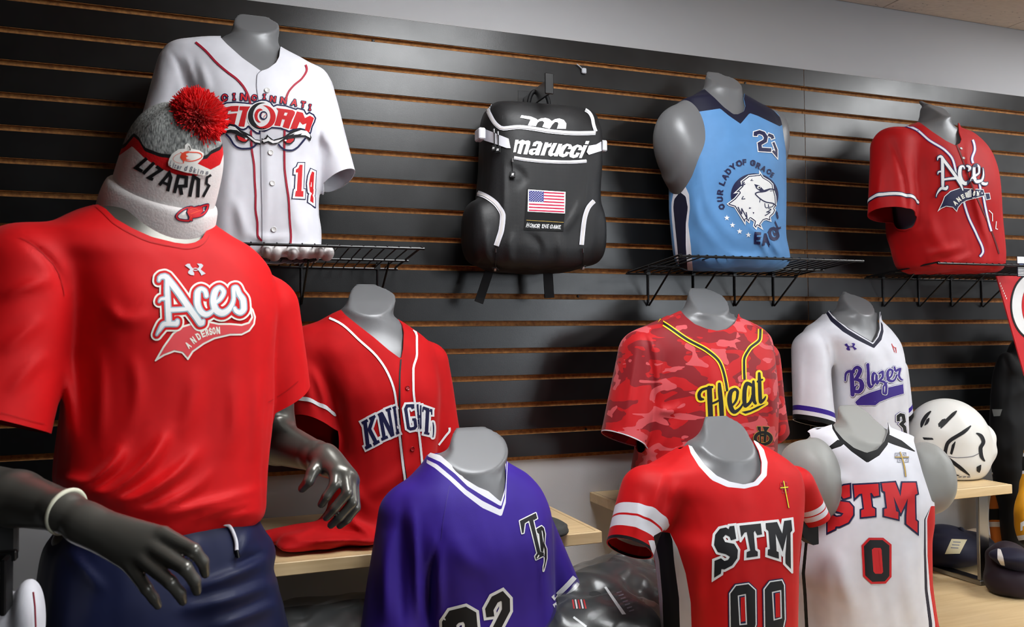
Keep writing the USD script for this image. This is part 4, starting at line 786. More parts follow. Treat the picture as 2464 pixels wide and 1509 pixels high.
ang = np.arctan2(hb, ha); CA = CA+.0012*np.sin(hs*900)*0-.0018*np.sin(ang*7+1)*sm(hs, .08, .16); CB = CB-.0022*np.sin(ang*3+.6)*np.cos(hs*30)
bea = Thing('knit_hat', 'knitted bobble hat with a red pompom and card tag, on the front mannequin', 'hat', hc-ax*.036)
cr = surface(GB, CA); fC = (GB, CA)
poly = lambda pts: (lambda V: pdist(proj(V), Polygon(pts)))
RB = [(262, 392), (290, 372), (318, 352), (348, 381), (385, 405), (425, 421), (470, 424), (500, 412), (530, 396)]
BT = [(262, 362), (300, 346), (322, 320), (334, 330), (348, 355), (385, 369), (420, 373), (455, 384), (482, 376), (498, 373), (508, 362), (530, 352)]
UPR = [(560, 300), (560, 150), (240, 150), (240, 340)]
grey, rest = clip(cr, pdist(proj(cr[0]), Polygon(BT+UPR)))
blackp, rest = clip(rest, pdist(proj(rest[0]), Polygon([(x, y+9) for x, y in BT]+UPR)))
redp, whitep = clip(rest, pdist(proj(rest[0]), Polygon(RB+UPR)))
knitw = cloth('white_knit', srgb(222, 216, 214), rough=.85, knit=260, bump=.5); knitr = cloth('red_knit_hat', srgb(200, 12, 20), rough=.85, knit=260, bump=.5); knitb = cloth('black_knit', srgb(18, 18, 20), rough=.85, knit=260, bump=.5)
bea.part('crown', grey, M['heather']); bea.part('stripe', blackp, knitb); bea.part('stripe', redp, knitr); bea.part('letter_band', whitep, knitw)
bea.part('cuff', surface(GB, CB), knitw)
pc_ = at(476, 283, (hc@R[:, 2])-.055)
pr = np.random.default_rng(3)
core = trimesh.creation.icosphere(3, .030); core.apply_translation(pc_)
pid = bea.part('pompom', core, M['yarn'], smooth=True)
n = 7000; dv = pr.normal(size=(n, 3)); dv /= np.linalg.norm(dv, axis=1, keepdims=True); dv[:, 2] *= 1.08
rr = .0405+.0045*(meshkit.noise(dv*5+9, 4)-.5)*2+pr.normal(0, .0012, n)
jit = pr.normal(0, .0035, (n, 3)); pts = np.stack([dv*.026, dv*rr[:, None]*.75+jit*.5, dv*rr[:, None]+jit], 1)+pc_-bea.base
bc = UsdGeom.BasisCurves.Define(stage, bea.path+'/pompom_yarn'); bc.CreateTypeAttr('linear'); bc.CreateCurveVertexCountsAttr(Vt.IntArray.FromNumpy(np.full(n, 3, np.int32))); bc.CreatePointsAttr(Vt.Vec3fArray.FromNumpy(pts.reshape(-1, 3).astype(np.float32)))
bc.CreateWidthsAttr(Vt.FloatArray.FromNumpy(np.full(n*3, .0016, np.float32))); bc.SetWidthsInterpolation('vertex'); UsdShade.MaterialBindingAPI.Apply(bc.GetPrim()).Bind(M['yarn']); bc.GetPrim().SetCustomDataByKey('kind', 'stuff')
fCuff = (GB, CB)
# ================================================================== prints, lettering, trims (outlines traced in enlarged views: origin x, origin y, scale)
_gl = {}
def glyph(ch, bold=True):
    """A letter's outline, fitted to the unit square (y down)."""
    if (ch, bold) not in _gl:
        m = meshkit.text_mesh(ch, 1., .1, bold); n = m.face_normals[:, 2] > .9
        g = unary_union([Polygon(t[:, :2]).buffer(.004, join_style='mitre') for t in m.triangles[n]]).buffer(-.003)
        _gl[(ch, bold)] = g
    return _gl[(ch, bold)]
def letter(ch, cx, cy, w, h, rot=0., bold=True, shear=0., fat=.045):
    g = glyph(ch, bold); b = g.bounds; g = affinity.translate(g, -(b[0]+b[2])/2, -(b[1]+b[3])/2)
    g = affinity.scale(g, w/(b[2]-b[0]), -h/(b[3]-b[1]), origin=(0, 0)); g = affinity.affine_transform(g, [1, -shear, 0, 1, 0, 0])
    g = g.buffer(fat*h, join_style='mitre') if bold else g
    return affinity.translate(affinity.rotate(g, rot, origin=(0, 0)), cx, cy)
def word(text, x0, y0, ux, uy, vx, vy, bold=True):
    g = glyph(text, bold); b = g.bounds; s = 1/(b[2]-b[0]); return affinity.affine_transform(affinity.translate(g, -b[0], 0), [ux*s, vx, uy*s, vy, x0, y0])
def st(pts, w, cap='flat', join='mitre'): return LineString(pts).buffer(w/2, cap_style=cap, join_style=join)
def brush(pts, n=26):
    p = np.array(pts, float); c = spline(p, n); P = [Point(a, b).buffer(max(w, 2)/2, 10) for a, b, w in c]
    return unary_union([P[i].union(P[i+1]).convex_hull for i in range(n-1)])
def ell(cx, cy, rx, ry): return affinity.scale(Point(cx, cy).buffer(1, 48), rx, ry)
PG = Polygon
class Art:
    def __init__(s, t, g, x0, y0, sc, field=None, yaw=None):
        s.t, s.f, s.yaw, s.M = t, field or g.field(), g.yaw if yaw is None else yaw, [1/sc, 0, 0, 1/sc, x0, y0]
    def __call__(s, name, geom, mat, layer=1, label=None):
        g = unary_union(geom) if isinstance(geom, (list, tuple)) else geom
        g = affinity.affine_transform(g.buffer(0), s.M)
        for q in (g.geoms if hasattr(g, 'geoms') else [g]):
            if q.geom_type == 'Polygon' and q.area > .6: put(s.t, s.f, s.yaw, name, q, mat, layer, label)
    def stack(s, name, shapes, layers, each=True, start=1, join='round'):
        """layers: (how far the outline swells, material), outermost first; the last is the letters themselves."""
        u = unary_union([q.buffer(0) for q in shapes])
        for k, (gr, mat) in enumerate(layers[:-1]): s('lettering_outline', u.buffer(gr, join_style=join, mitre_limit=2.), mat, start+k)
        for q in shapes: s(name, q.buffer(layers[-1][0]) if layers[-1][0] else q, layers[-1][1], start+len(layers)-1)
def piping(t, g, lines, w, mat, edge=None, we=0, tr=None, layer=1):
    a = Art(t, g, *(tr or (0, 0, 1)))
    for l in lines:
        if edge: a('piping_edge', ribbon(l, we), edge, layer)
        a('piping', ribbon(l, w), mat, layer+1)
def ua(a, s, rot, cx, cy, mat):
    u = PG([(617, 212), (650, 190), (680, 190), (692, 222), (715, 248), (752, 260), (790, 248), (802, 222), (770, 188), (830, 190), (855, 213), (840, 237), (815, 266), (752, 284), (690, 268), (660, 245)]); l = PG([(660, 290), (690, 258), (752, 242), (812, 258), (850, 290), (886, 318), (830, 343), (815, 310), (790, 275), (752, 263), (715, 275), (735, 310), (735, 341), (690, 336), (657, 312)])
    g = unary_union([u, l]).difference(ell(752, 263, 30, 9)); g = affinity.rotate(affinity.scale(affinity.translate(g, cx-752, cy-263), s, s, origin=(cx, cy)), math.degrees(rot), origin=(cx, cy)); a('maker_emblem', g, mat, 1)

# ---- white jersey: piping, placket, buttons, storm print, 14
t, g = cinc, G_cinc; tr = (320, 0, 4.4)
piping(t, g, [[(665, 452), (760, 530), (890, 670), (1000, 765), (1110, 850), (1190, 950), (1230, 1040), (1245, 1100)], [(1825, 690), (1838, 735), (1790, 830), (1700, 910), (1640, 990), (1615, 1080)]], 21, 'imaroon', tr=tr)
piping(t, g, [[(1250, 60), (1258, 250), (1285, 450), (1290, 600), (1300, 760), (1298, 880), (1320, 1060), (1320, 1160), (1365, 1230)], [(1605, 60), (1603, 260), (1605, 440), (1625, 620), (1650, 800), (1660, 1000), (1672, 1180), (1665, 1285)]], 20, 'imaroon', tr=(320, 300, 4.4))
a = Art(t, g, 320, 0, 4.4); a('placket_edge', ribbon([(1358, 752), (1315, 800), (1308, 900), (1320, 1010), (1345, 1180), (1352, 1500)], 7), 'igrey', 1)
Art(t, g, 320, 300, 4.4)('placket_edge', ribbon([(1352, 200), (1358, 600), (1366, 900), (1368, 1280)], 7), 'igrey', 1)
buttons(t, g, [(643, 218), (651, 367), (655, 441), (659, 552)], .0062, M['clear'])
a = Art(t, g, 500, 200, 8.8)
cin = [('C', 360, 312, 115, 140, 4), ('I', 560, 295, 44, 138, -2), ('N', 765, 298, 130, 138, 4), ('C', 985, 315, 105, 120, 8), ('I', 1198, 292, 44, 110, 2), ('N', 1380, 342, 112, 120, 8), ('N', 1603, 372, 118, 125, 8), ('A', 1828, 415, 120, 130, 12), ('T', 2012, 455, 82, 125, 10), ('I', 2155, 515, 34, 120, 6)]
a.stack('letter', [letter(*q, fat=.012) for q in cin], [(17, 'inavy'), (0, 'ired')])
outl = PG([(255, 520), (300, 450), (400, 405), (600, 392), (940, 425), (1060, 368), (1130, 348), (1240, 352), (1340, 400), (1390, 478), (1460, 447), (1650, 470), (1860, 540), (1890, 517), (2040, 555), (2085, 640), (2140, 605), (2240, 660), (2288, 740), (2262, 830), (2212, 930), (2187, 1040), (2165, 1090), (2060, 1010), (1950, 980), (1800, 1000), (1720, 1040), (1540, 972), (1360, 958), (1210, 1032), (1110, 1012), (1110, 1085), (1030, 1072), (930, 1000), (860, 930), (830, 970), (760, 1000), (690, 990), (560, 900), (480, 875), (330, 950), (230, 990), (248, 600)])
a('print_outline', outl, 'inavy', 1); a('print_ground', outl.buffer(-32), 'iw', 2)
a('letter', PG([(660, 487), (500, 490), (380, 520), (310, 570), (265, 790), (455, 750), (440, 840), (385, 855), (390, 805), (255, 830), (238, 945), (350, 890), (480, 862), (570, 880), (625, 640), (425, 660), (440, 595), (500, 580), (495, 605), (640, 600)]), 'ired', 3)
a('letter', PG([(680, 495), (900, 500), (830, 620), (775, 925), (650, 915), (740, 580), (670, 575)]), 'ired', 3)
a('letter', PG([(1450, 530), (1790, 575), (1840, 610), (1835, 660), (1780, 770), (1710, 965), (1580, 930), (1630, 775), (1570, 765), (1530, 910), (1405, 895), (1470, 680), (1490, 590)], [[(1625, 625), (1690, 630), (1660, 695), (1605, 685)]]), 'ired', 3)
a('letter', PG([(1880, 600), (2000, 630), (2045, 740), (2150, 690), (2235, 740), (2130, 1050), (2045, 990), (2080, 850), (2000, 880), (1940, 815), (1880, 960), (1735, 975)]), 'ired', 3)
a('swirl', ell(1140, 700, 312, 305), 'iw', 4); a('swirl', ell(1140, 700, 288, 285).difference(ell(1215, 690, 258, 262)), 'iblack', 5); a('swirl', ell(1190, 722, 245, 245).difference(ell(1120, 700, 205, 225)), 'ired', 5)
a('swirl', ell(1100, 690, 108, 145).difference(ell(1150, 705, 98, 125)), 'ired', 6); a('swirl', ell(1180, 690, 82, 92).difference(ell(1187, 688, 58, 66)), 'inavy', 7); a('swirl', unary_union([st([(1150, 640), (1135, 700)], 8), st([(1240, 665), (1190, 705), (1190, 745)], 8)]), 'ired', 7)
lb = PG([(185, 1050), (240, 950), (330, 935), (470, 868), (560, 895), (640, 960), (700, 1000), (790, 1040), (920, 1110), (1000, 1190), (1110, 1208), (1122, 1312), (1020, 1292), (930, 1230), (870, 1180), (800, 1150), (700, 1120), (600, 1080), (500, 1052), (400, 1060), (240, 1130)])
rb = PG([(1140, 1165), (1180, 1187), (1230, 1150), (1255, 1088), (1290, 1130), (1380, 1200), (1500, 1168), (1620, 1128), (1680, 1080), (1800, 992), (1950, 972), (2060, 1000), (2150, 1080), (2178, 1150), (2152, 1228), (2110, 1175), (2050, 1130), (1850, 1150), (1700, 1152), (1600, 1212), (1440, 1295), (1340, 1302), (1270, 1252), (1190, 1290), (1145, 1270)])
a('brow', lb, 'iblack', 5); a('brow', PG([(245, 1055), (262, 990), (350, 975), (480, 905), (580, 930), (690, 1040), (750, 1082), (620, 1000), (480, 985), (380, 1010), (300, 1050)]), 'iw', 6); a('brow', PG([(820, 1100), (920, 1140), (1000, 1205), (1108, 1226), (1108, 1272), (1000, 1250), (930, 1200)]), 'iw', 6)
a('brow', rb, 'iblack', 5); a('brow', PG([(1700, 1108), (1830, 1040), (1960, 992), (2080, 1012), (2145, 1090), (2146, 1160), (2050, 1105), (1950, 1100), (1985, 1065), (1880, 1090), (1800, 1095), (1840, 1060)]), 'iw', 6); a('brow', PG([(1150, 1205), (1240, 1190), (1270, 1140), (1330, 1200), (1400, 1225), (1540, 1190), (1600, 1170), (1480, 1260), (1370, 1275), (1280, 1225), (1190, 1260)]), 'iw', 6)
for ln, ir, gl in (([(390, 1080), (480, 1180), (550, 1300), (640, 1370), (740, 1392), (880, 1386), (980, 1340), (1030, 1290)], [(615, 1110), (720, 1150), (800, 1190), (850, 1200), (800, 1240), (740, 1240), (650, 1200)], (812, 1180)), ([(1490, 1290), (1560, 1370), (1660, 1422), (1760, 1428), (1880, 1370), (1980, 1260), (2060, 1160)], [(1640, 1230), (1700, 1188), (1812, 1172), (1800, 1220), (1740, 1272), (1670, 1270)], (1640, 1215))):
    a('eye_line', ribbon(ln, 38), 'inavy', 4); a('iris', PG(ir).buffer(24), 'iblack', 6); a('iris', PG(ir), 'ired', 7); a('glint', ell(*gl, 24, 20), 'iw', 8)
a = Art(t, g, 680, 370, 10.78)
one = PG([(430, 290), (505, 290), (475, 970), (525, 970), (520, 1120), (310, 1110), (330, 970), (360, 965), (385, 490), (330, 490), (335, 415), (400, 370)]); four = PG([(745, 460), (800, 485), (775, 910), (785, 930), (775, 1050), (755, 1070), (778, 1150), (778, 1285), (700, 1230), (712, 1095), (745, 1030), (690, 980), (672, 780), (700, 580)], [[(722, 730), (735, 740), (738, 860), (705, 860)]])
for q in (one, four): a.stack('number', [q], [(72, 'inavy'), (52, 'iw'), (0, 'ired')], join='mitre')

# ---- red tee: maker emblem, script, banner
t, g = tee, G_tee; a = Art(t, g, 330, 600, 5.39)
ua(a, 1., 0., 752, 263, 'isilver')
band_ = PG([(235, 1445), (340, 1260), (460, 1090), (580, 1000), (740, 955), (890, 930), (1050, 965), (1200, 965), (1350, 978), (1440, 950), (1482, 880), (1462, 790), (1410, 680), (1495, 785), (1525, 880), (1512, 970), (1450, 1058), (1350, 1108), (1200, 1110), (1000, 1157), (860, 1227), (720, 1327), (655, 1428), (580, 1342), (480, 1322), (350, 1372)])
a('banner_outline', band_.buffer(8), 'icream', 1); a('banner', band_.buffer(-16), 'ipink', 2)
aces = [brush(q) for q in ([(275, 415, 26), (300, 365, 50), (350, 358, 62), (410, 420, 76), (520, 560, 76), (640, 730, 74), (760, 890, 70), (815, 960, 74), (850, 930, 30)], [(380, 400, 50), (385, 600, 64), (395, 800, 66), (400, 930, 66)], [(250, 1110, 10), (290, 1040, 36), (350, 970, 56), (430, 968, 56), (495, 968, 60), (515, 930, 40)], [(280, 685, 12), (310, 650, 30), (370, 648, 40)], [(410, 792, 50), (560, 785, 48), (680, 772, 45)])]
cc_ = brush([(885, 610, 50), (870, 550, 50), (820, 520, 45), (772, 575, 70), (768, 680, 74), (800, 790, 72), (880, 850, 62), (950, 820, 45), (985, 770, 30)], 40)
ee_ = brush([(1000, 700, 40), (1090, 620, 44), (1112, 560, 50), (1060, 505, 46), (1000, 560, 70), (978, 680, 76), (1012, 790, 80), (1090, 832, 76), (1180, 780, 56), (1240, 650, 40)], 44)
ss_ = unary_union([brush([(1240, 650, 36), (1242, 510, 46), (1270, 500, 44), (1310, 585, 60), (1362, 670, 70), (1370, 770, 70), (1320, 825, 60), (1265, 800, 50), (1252, 770, 40)], 40)])
a.stack('letter', [unary_union(aces), cc_, ee_, ss_], [(70, 'icream'), (46, 'ired2'), (15, 'isteel'), (0, 'iw')], start=3)
for ch, x, y, r in (('A', 655, 1243, -42), ('N', 722, 1178, -37), ('D', 788, 1130, -30), ('E', 848, 1096, -22), ('R', 900, 1076, -16), ('S', 946, 1066, -12), ('O', 990, 1058, -8), ('N', 1044, 1050, -4)): a('letter', letter(ch, x, y, 44 if ch not in 'RSO' else 34, 86, r, fat=.03), 'icream', 3)
a = Art(t, g, 0, 0, 1)
for q in ([(48, 573), (80, 590), (110, 618), (131, 641), (146, 675), (154, 712)], [(216, 487), (248, 513), (272, 537), (312, 561), (360, 582), (396, 590), (422, 595), (450, 599), (474, 595), (492, 585), (503, 567)], [(2, 993), (40, 1003), (75, 1013), (106, 1020)], [(644, 968), (670, 953), (696, 935), (717, 917)]): a('seam', ribbon(q, 1.8), 'red_dk', 1)

# ---- red jersey with navy block letters
t, g = kn, G_kn
piping(t, g, [[(300, 270), (360, 295), (440, 365), (510, 430), (555, 500), (580, 570), (590, 640), (600, 740), (612, 850), (622, 935)], [(645, 310), (668, 350), (668, 420), (654, 480), (655, 560), (664, 640), (680, 760), (690, 870)]], 9, 'iw', tr=(600, 600, 1.66))
a = Art(t, g, 600, 600, 1.66); a('placket_edge', ribbon([(605, 440), (600, 520), (600, 640), (608, 780), (630, 935)], 6), 'iblack', 1)
buttons(t, g, [(980, 934), (992, 1080)], .0055, M['button_red'])
a = Art(t, g, 850, 930, 8.876)
kl = [[st([(255, 760), (320, 1290)], 78), st([(188, 785), (312, 718)], 62), st([(262, 1315), (392, 1250)], 68), st([(330, 960), (432, 650)], 74), st([(350, 920), (490, 1200)], 80), st([(348, 692), (472, 628)], 56), st([(432, 1232), (556, 1165)], 66)],
      [st([(572, 580), (665, 1120)], 72), st([(528, 612), (622, 560)], 54), st([(600, 1130), (735, 1072)], 64), st([(590, 560), (842, 1062)], 84), st([(752, 500), (848, 1050)], 62), st([(695, 512), (805, 468)], 54)], [st([(876, 450), (952, 980)], 58), st([(836, 462), (914, 432)], 46), st([(915, 1005), (985, 975)], 52)],
      [st([(1275, 470), (1240, 410), (1140, 415), (1112, 480), (1170, 880), (1215, 908), (1300, 890), (1330, 850), (1312, 700)], 66), st([(1255, 706), (1332, 700)], 52), st([(1280, 380), (1280, 470)], 36)],
      [st([(1368, 380), (1402, 920)], 40), st([(1436, 400), (1436, 900)], 30), st([(1380, 640), (1442, 640)], 60)], [st([(1480, 452), (1672, 520)], 62), st([(1582, 480), (1556, 980)], 70), st([(1505, 985), (1614, 1012)], 50), st([(1490, 440), (1478, 540)], 30), st([(1664, 500), (1664, 600)], 28)], [brush([(1690, 770, 18), (1704, 890, 26), (1690, 1080, 18)])]]
a.stack('letter', [unary_union(q) for q in kl], [(44, 'iw'), (0, 'inavy')], join='mitre')
E, n, rr = g.cuts[0]; mm = clip(g.m, band(g, 0, .024, .031)(g.world(g.m)[0]))[0]
V_, F_, N_ = g.world(mm); t.part('cuff_stripe', (V_+N_*.0017, F_, N_), M['iw'])
a('cuff_stripe', ribbon([(2046, 878), (2052, 935), (1975, 1050), (1812, 1250)], 46), 'iw', 2)

# ---- purple jersey: letter emblem and number
t, g = pur, G_pur; a = Art(t, g, 1220, 1210, 7.942)
TT = PG([(240, 350), (540, 200), (568, 300), (505, 335), (488, 318), (630, 935), (690, 950), (692, 1010), (548, 1082), (530, 1020), (572, 960), (415, 345), (335, 395), (312, 575), (282, 585)])
RR = PG([(552, 505), (650, 448), (690, 485), (716, 600), (702, 780), (742, 880), (746, 1060), (715, 1200), (688, 1300), (690, 1220), (712, 1130), (706, 900), (690, 830), (680, 940), (640, 930), (604, 600), (572, 575)], [[(648, 530), (668, 540), (690, 700), (684, 790), (662, 640)]])
a.stack('letter', [TT, RR], [(20, 'iw'), (0, 'iblack')])
a('seam', affinity.affine_transform(ribbon([(1082, 1169), (1074, 1210), (1066, 1260), (1062, 1300)], 1.6), [7.942, 0, 0, 7.942, -1220*7.942, -1210*7.942]), 'ipur', 1)
a = Art(t, g, 0, 0, 1); a('cuff', ribbon([(1382, 1389), (1358, 1415), (1329, 1441)], 12), 'iw', 1); a('cuff', ribbon([(1391, 1404), (1362, 1436), (1331, 1459)], 10), 'iw', 1)
a = Art(t, g, 880, 1290, 3.974)
nine = PG([(732, 815), (800, 712), (958, 672), (1055, 728), (1080, 1000), (1060, 1090), (960, 1150), (790, 1160), (735, 1090), (740, 1040), (960, 1020), (960, 960), (800, 965), (736, 900)], [[(868, 850), (890, 828), (935, 818), (948, 840), (948, 900), (870, 905)]])
two = unary_union([st([(1190, 770), (1180, 700), (1232, 605), (1300, 570), (1338, 612), (1340, 705), (1240, 900), (1190, 1000), (1190, 1090)], 76), st([(1180, 1085), (1395, 1010)], 76)])
a.stack('number', [nine], [(28, 'iw'), (0, 'iblack')], join='mitre'); a.stack('number', [two], [(28, 'iw'), (0, 'iblack')], join='mitre')

# ---- sky blue jersey
t, g = blue, G_blue; a = Art(t, g, 1690, 290, 4.714)
for ch, x, y, w, h, r in (('O', 218, 978, 56, 62, -104), ('U', 200, 893, 52, 60, -92), ('R', 200, 815, 52, 64, -82), ('L', 225, 708, 46, 62, -66), ('A', 256, 640, 56, 62, -58), ('D', 294, 578, 52, 62, -48), ('Y', 346, 525, 54, 62, -36), ('O', 415, 488, 60, 64, -14), ('F', 475, 472, 38, 60, -4), ('G', 570, 482, 54, 62, 12), ('R', 630, 514, 44, 62, 20), ('A', 690, 547, 48, 58, 26), ('C', 752, 580, 44, 56, 30), ('E', 788, 618, 26, 56, 30),
                          ('E', 622, 1335, 62, 128, 4), ('A', 716, 1350, 82, 128, -4), ('G', 806, 1286, 108, 142, -14), ('L', 852, 1190, 34, 90, -24), ('S', 846, 1075, 16, 70, -10)): a('letter', letter(ch, x, y, w, h, r), 'inavy', 1)
for x, y in ((275, 1105), (340, 1187), (420, 1258), (520, 1298)):
    a('star', PG([(x+(34 if k % 2 == 0 else 14)*math.sin(k*math.pi/5), y-(34 if k % 2 == 0 else 14)*math.cos(k*math.pi/5)) for k in range(10)]), 'iw', 1)
head = PG([(640, 562), (690, 640), (760, 680), (800, 722), (806, 770), (832, 860), (838, 965), (818, 1000), (832, 1012), (810, 1062), (770, 1100), (782, 1152), (720, 1130), (690, 1140), (660, 1180), (688, 1245), (620, 1202), (610, 1245), (568, 1200), (580, 1150), (540, 1120), (532, 1172), (490, 1130), (486, 1192), (430, 1100), (375, 1010), (360, 985), (300, 968), (272, 946), (360, 880), (408, 820), (348, 832), (440, 740), (428, 690), (520, 620), (640, 608)])
a('emblem_disc', ell(590, 850, 268, 250).difference(head), 'inavy', 1); a('eagle_outline', head, 'iw', 2); a('eagle_outline', head.buffer(-11), 'inavy', 3)
hi_ = head.buffer(-21); a('eagle_head', hi_, 'iw', 4)
for q in (PG([(580, 722), (640, 738), (690, 790), (765, 768), (700, 812), (650, 806), (604, 772)]), ribbon([(590, 832), (620, 816), (700, 806), (770, 778), (822, 792)], 14), ribbon([(592, 834), (650, 890), (720, 928), (790, 940), (828, 972)], 13), ribbon([(650, 885), (642, 930)], 8), ribbon([(700, 940), (716, 992), (742, 985), (740, 950)], 9), ribbon([(742, 985), (790, 975), (800, 940)], 9), ribbon([(460, 860), (440, 892), (480, 888)], 9), ribbon([(560, 665), (540, 684), (570, 682)], 7), ribbon([(530, 985), (525, 1000), (545, 990)], 8), PG([(562, 1040), (582, 1042), (572, 1066)]), ribbon([(760, 800), (785, 798)], 7), ribbon([(470, 700), (440, 740), (480, 720)], 12), ribbon([(740, 1000), (770, 1010), (720, 1040), (760, 1040), (700, 1080)], 10), ribbon([(400, 980), (440, 1060), (440, 1000), (500, 1110), (490, 1040)], 12)): a('eagle_line', q, 'inavy', 5)
a('eagle_eye', ell(632, 760, 20, 18), 'iw', 6); a('eagle_eye', ell(636, 762, 9, 10), 'iblack', 7)
tw = [st([(598, 178), (600, 148), (645, 134), (690, 150), (716, 190), (708, 232), (645, 268), (652, 330), (776, 338)], 42)]; th = [st([(742, 164), (785, 180), (796, 208)], 34), st([(800, 250), (834, 335), (834, 392), (795, 345)], 26)]
a.stack('number', tw+th, [(10, 'iw'), (0, 'inavy')], join='mitre')
Art(t, g, 1690, 290, 4.714)('seam', ribbon([(660, 1440), (650, 1400), (620, 1370)], 5), 'igrey', 1)

# ---- red jersey at the right
t, g = ac2, G_ac2; tr = (2150, 180, 2.9)
piping(t, g, [[(60, 350), (150, 380), (250, 460), (360, 530), (410, 590), (440, 700), (455, 740)], [(490, 890), (520, 990), (580, 1120), (622, 1232), (600, 1270)], [(550, 455), (565, 520), (545, 590), (553, 618)], [(598, 760), (604, 800)], [(625, 850), (650, 980), (680, 1092)]], 13, 'iw', 'ipur', 22, tr=tr)
a = Art(t, g, *tr); a('placket_edge', ribbon([(440, 490), (480, 590), (540, 760), (600, 900), (690, 1110), (735, 1250)], 10), M['red_dk2'] if 'red_dk2' in M else 'imaroon', 1)  # dark line: the shade under the placket edge, painted as a ribbon
buttons(t, g, [(2318, 381), (2312, 358)], .0045, M['clear'])
a = Art(t, g, 2230, 360, 7.184)
bn = PG([(178, 1078), (258, 920), (298, 810), (400, 718), (560, 663), (760, 673), (972, 688), (1002, 802), (850, 842), (690, 882), (600, 930), (540, 1000), (512, 1080), (440, 1000), (330, 985), (250, 1022)]); b2 = PG([(985, 752), (1077, 748), (1098, 860), (1012, 878)])
for q in (bn, b2): a('banner_outline', q, 'iw', 3); a('banner', q.buffer(-13, join_style='mitre'), 'inavy', 4)
A_ = [brush(q) for q in ([(178, 185, 10), (190, 140, 30), (225, 122, 42), (290, 200, 50), (420, 370, 52), (520, 510, 52), (590, 640, 34), (612, 705, 18)], [(255, 140, 40), (265, 350, 52), (270, 640, 46)], [(155, 822, 6), (200, 720, 30), (260, 670, 46), (320, 682, 50), (345, 648, 36)], [(295, 522, 36), (400, 506, 38), (490, 500, 40)], [(185, 432, 8), (200, 390, 26), (252, 384, 30)])]
C_ = [brush([(640, 330, 26), (610, 292, 30), (572, 312, 46), (556, 420, 60), (580, 530, 66), (650, 590, 60), (715, 560, 36)]), brush([(690, 290, 36), (730, 320, 40), (715, 372, 24)])]
E_ = [brush([(745, 545, 12), (790, 480, 40), (888, 400, 30), (890, 312, 34), (842, 272, 34), (800, 330, 44), (800, 450, 50), (850, 560, 56), (930, 540, 40), (965, 430, 24), (955, 325, 6)], 40)]; S_ = [brush([(950, 588, 50), (1000, 600, 46), (1032, 578, 18)])]
a.stack('letter', [unary_union(A_), unary_union(C_), E_[0], S_[0]], [(15, 'inavy'), (0, 'iw')], start=5)
for ch, x, y, w, r in (('A', 480, 922, 50, -42), ('N', 542, 862, 50, -38), ('E', 612, 812, 44, -26), ('R', 682, 782, 46, -16), ('S', 748, 768, 38, -10), ('O', 808, 762, 20, 4), ('N', 876, 764, 46, 4)): a('letter', letter(ch, x, y, w, 74, r), 'icream', 5)
a('number', st([(1068, 1048), (1128, 1108), (1132, 1240)], 15), 'iw', 1); a('number', st([(1198, 1240), (1186, 1368), (1222, 1380)], 14), 'iw', 1)
for i, d in ((0, .036), (1, .03)):
    for d0, d1, lift, mt in ((d-.003, d+.012, .0009, 'inavy'), (d, d+.009, .0016, 'iw')):
        mm = clip(g.m, band(g, i, d0, d1)(g.world(g.m)[0]))[0]
        if len(mm[1]): V_, F_, N_ = g.world(mm); t.part('cuff_stripe', (V_+N_*lift, F_, N_), M[mt])

# ---- camouflage jersey
t, g = heat, G_heat
piping(t, g, [[(330, 200), (370, 225), (450, 280), (540, 330), (590, 380), (612, 450), (620, 500)], [(762, 235), (760, 275), (715, 320), (692, 370), (694, 450)]], 10, 'iblack', 'iyel', 21, tr=(1400, 660, 1.7767))
a = Art(t, g, 1650, 870, 6.86)
Hh = [brush(q) for q in ([(290, 622, 26), (232, 612, 60), (216, 550, 56), (260, 470, 46), (340, 442, 42), (430, 422, 40)], [(385, 440, 82), (395, 650, 82), (405, 900, 82)], [(550, 372, 50), (560, 500, 70), (580, 700, 74), (592, 920, 74)], [(430, 692, 34), (500, 665, 34), (542, 640, 30)])]
eh = brush([(745, 740, 34), (840, 600, 40), (852, 500, 46), (810, 456, 46), (740, 500, 66), (716, 620, 76), (740, 760, 78), (800, 832, 62), (870, 790, 42), (935, 705, 30)], 44)
ah = unary_union([brush([(1080, 392, 50), (1010, 362, 60), (966, 480, 68), (960, 620, 68), (980, 730, 62), (1050, 680, 46), (1096, 560, 46)], 36), brush([(1110, 332, 40), (1110, 500, 62), (1120, 640, 60), (1145, 690, 44)])])
th_ = unary_union([brush([(1205, 200, 46), (1214, 400, 60), (1220, 560, 60), (1232, 670, 56), (1290, 620, 36), (1312, 578, 18)], 34), brush([(1180, 332, 34), (1256, 300, 32)])])
tl = PG([(915, 832), (1060, 800), (1180, 740), (1325, 690), (1180, 780), (1060, 835), (980, 862)])
a.stack('letter', [unary_union(Hh), eh, ah, th_, tl], [(35, 'iyel'), (0, 'iblack')])
em = unary_union([PG([(1172, 1072), (1232, 1072), (1238, 1380), (1330, 1430), (1290, 1450), (1212, 1400), (1215, 1160), (1180, 1120)]), PG([(1262, 1072), (1372, 1082), (1330, 1145), (1318, 1330), (1272, 1330), (1290, 1145)]), ell(1270, 1268, 158, 122).difference(ell(1270, 1268, 102, 74)), st([(1225, 1220), (1300, 1220)], 34)])
a('emblem', em.buffer(8), 'igold', 1); a('emblem', em, 'iblack', 2)

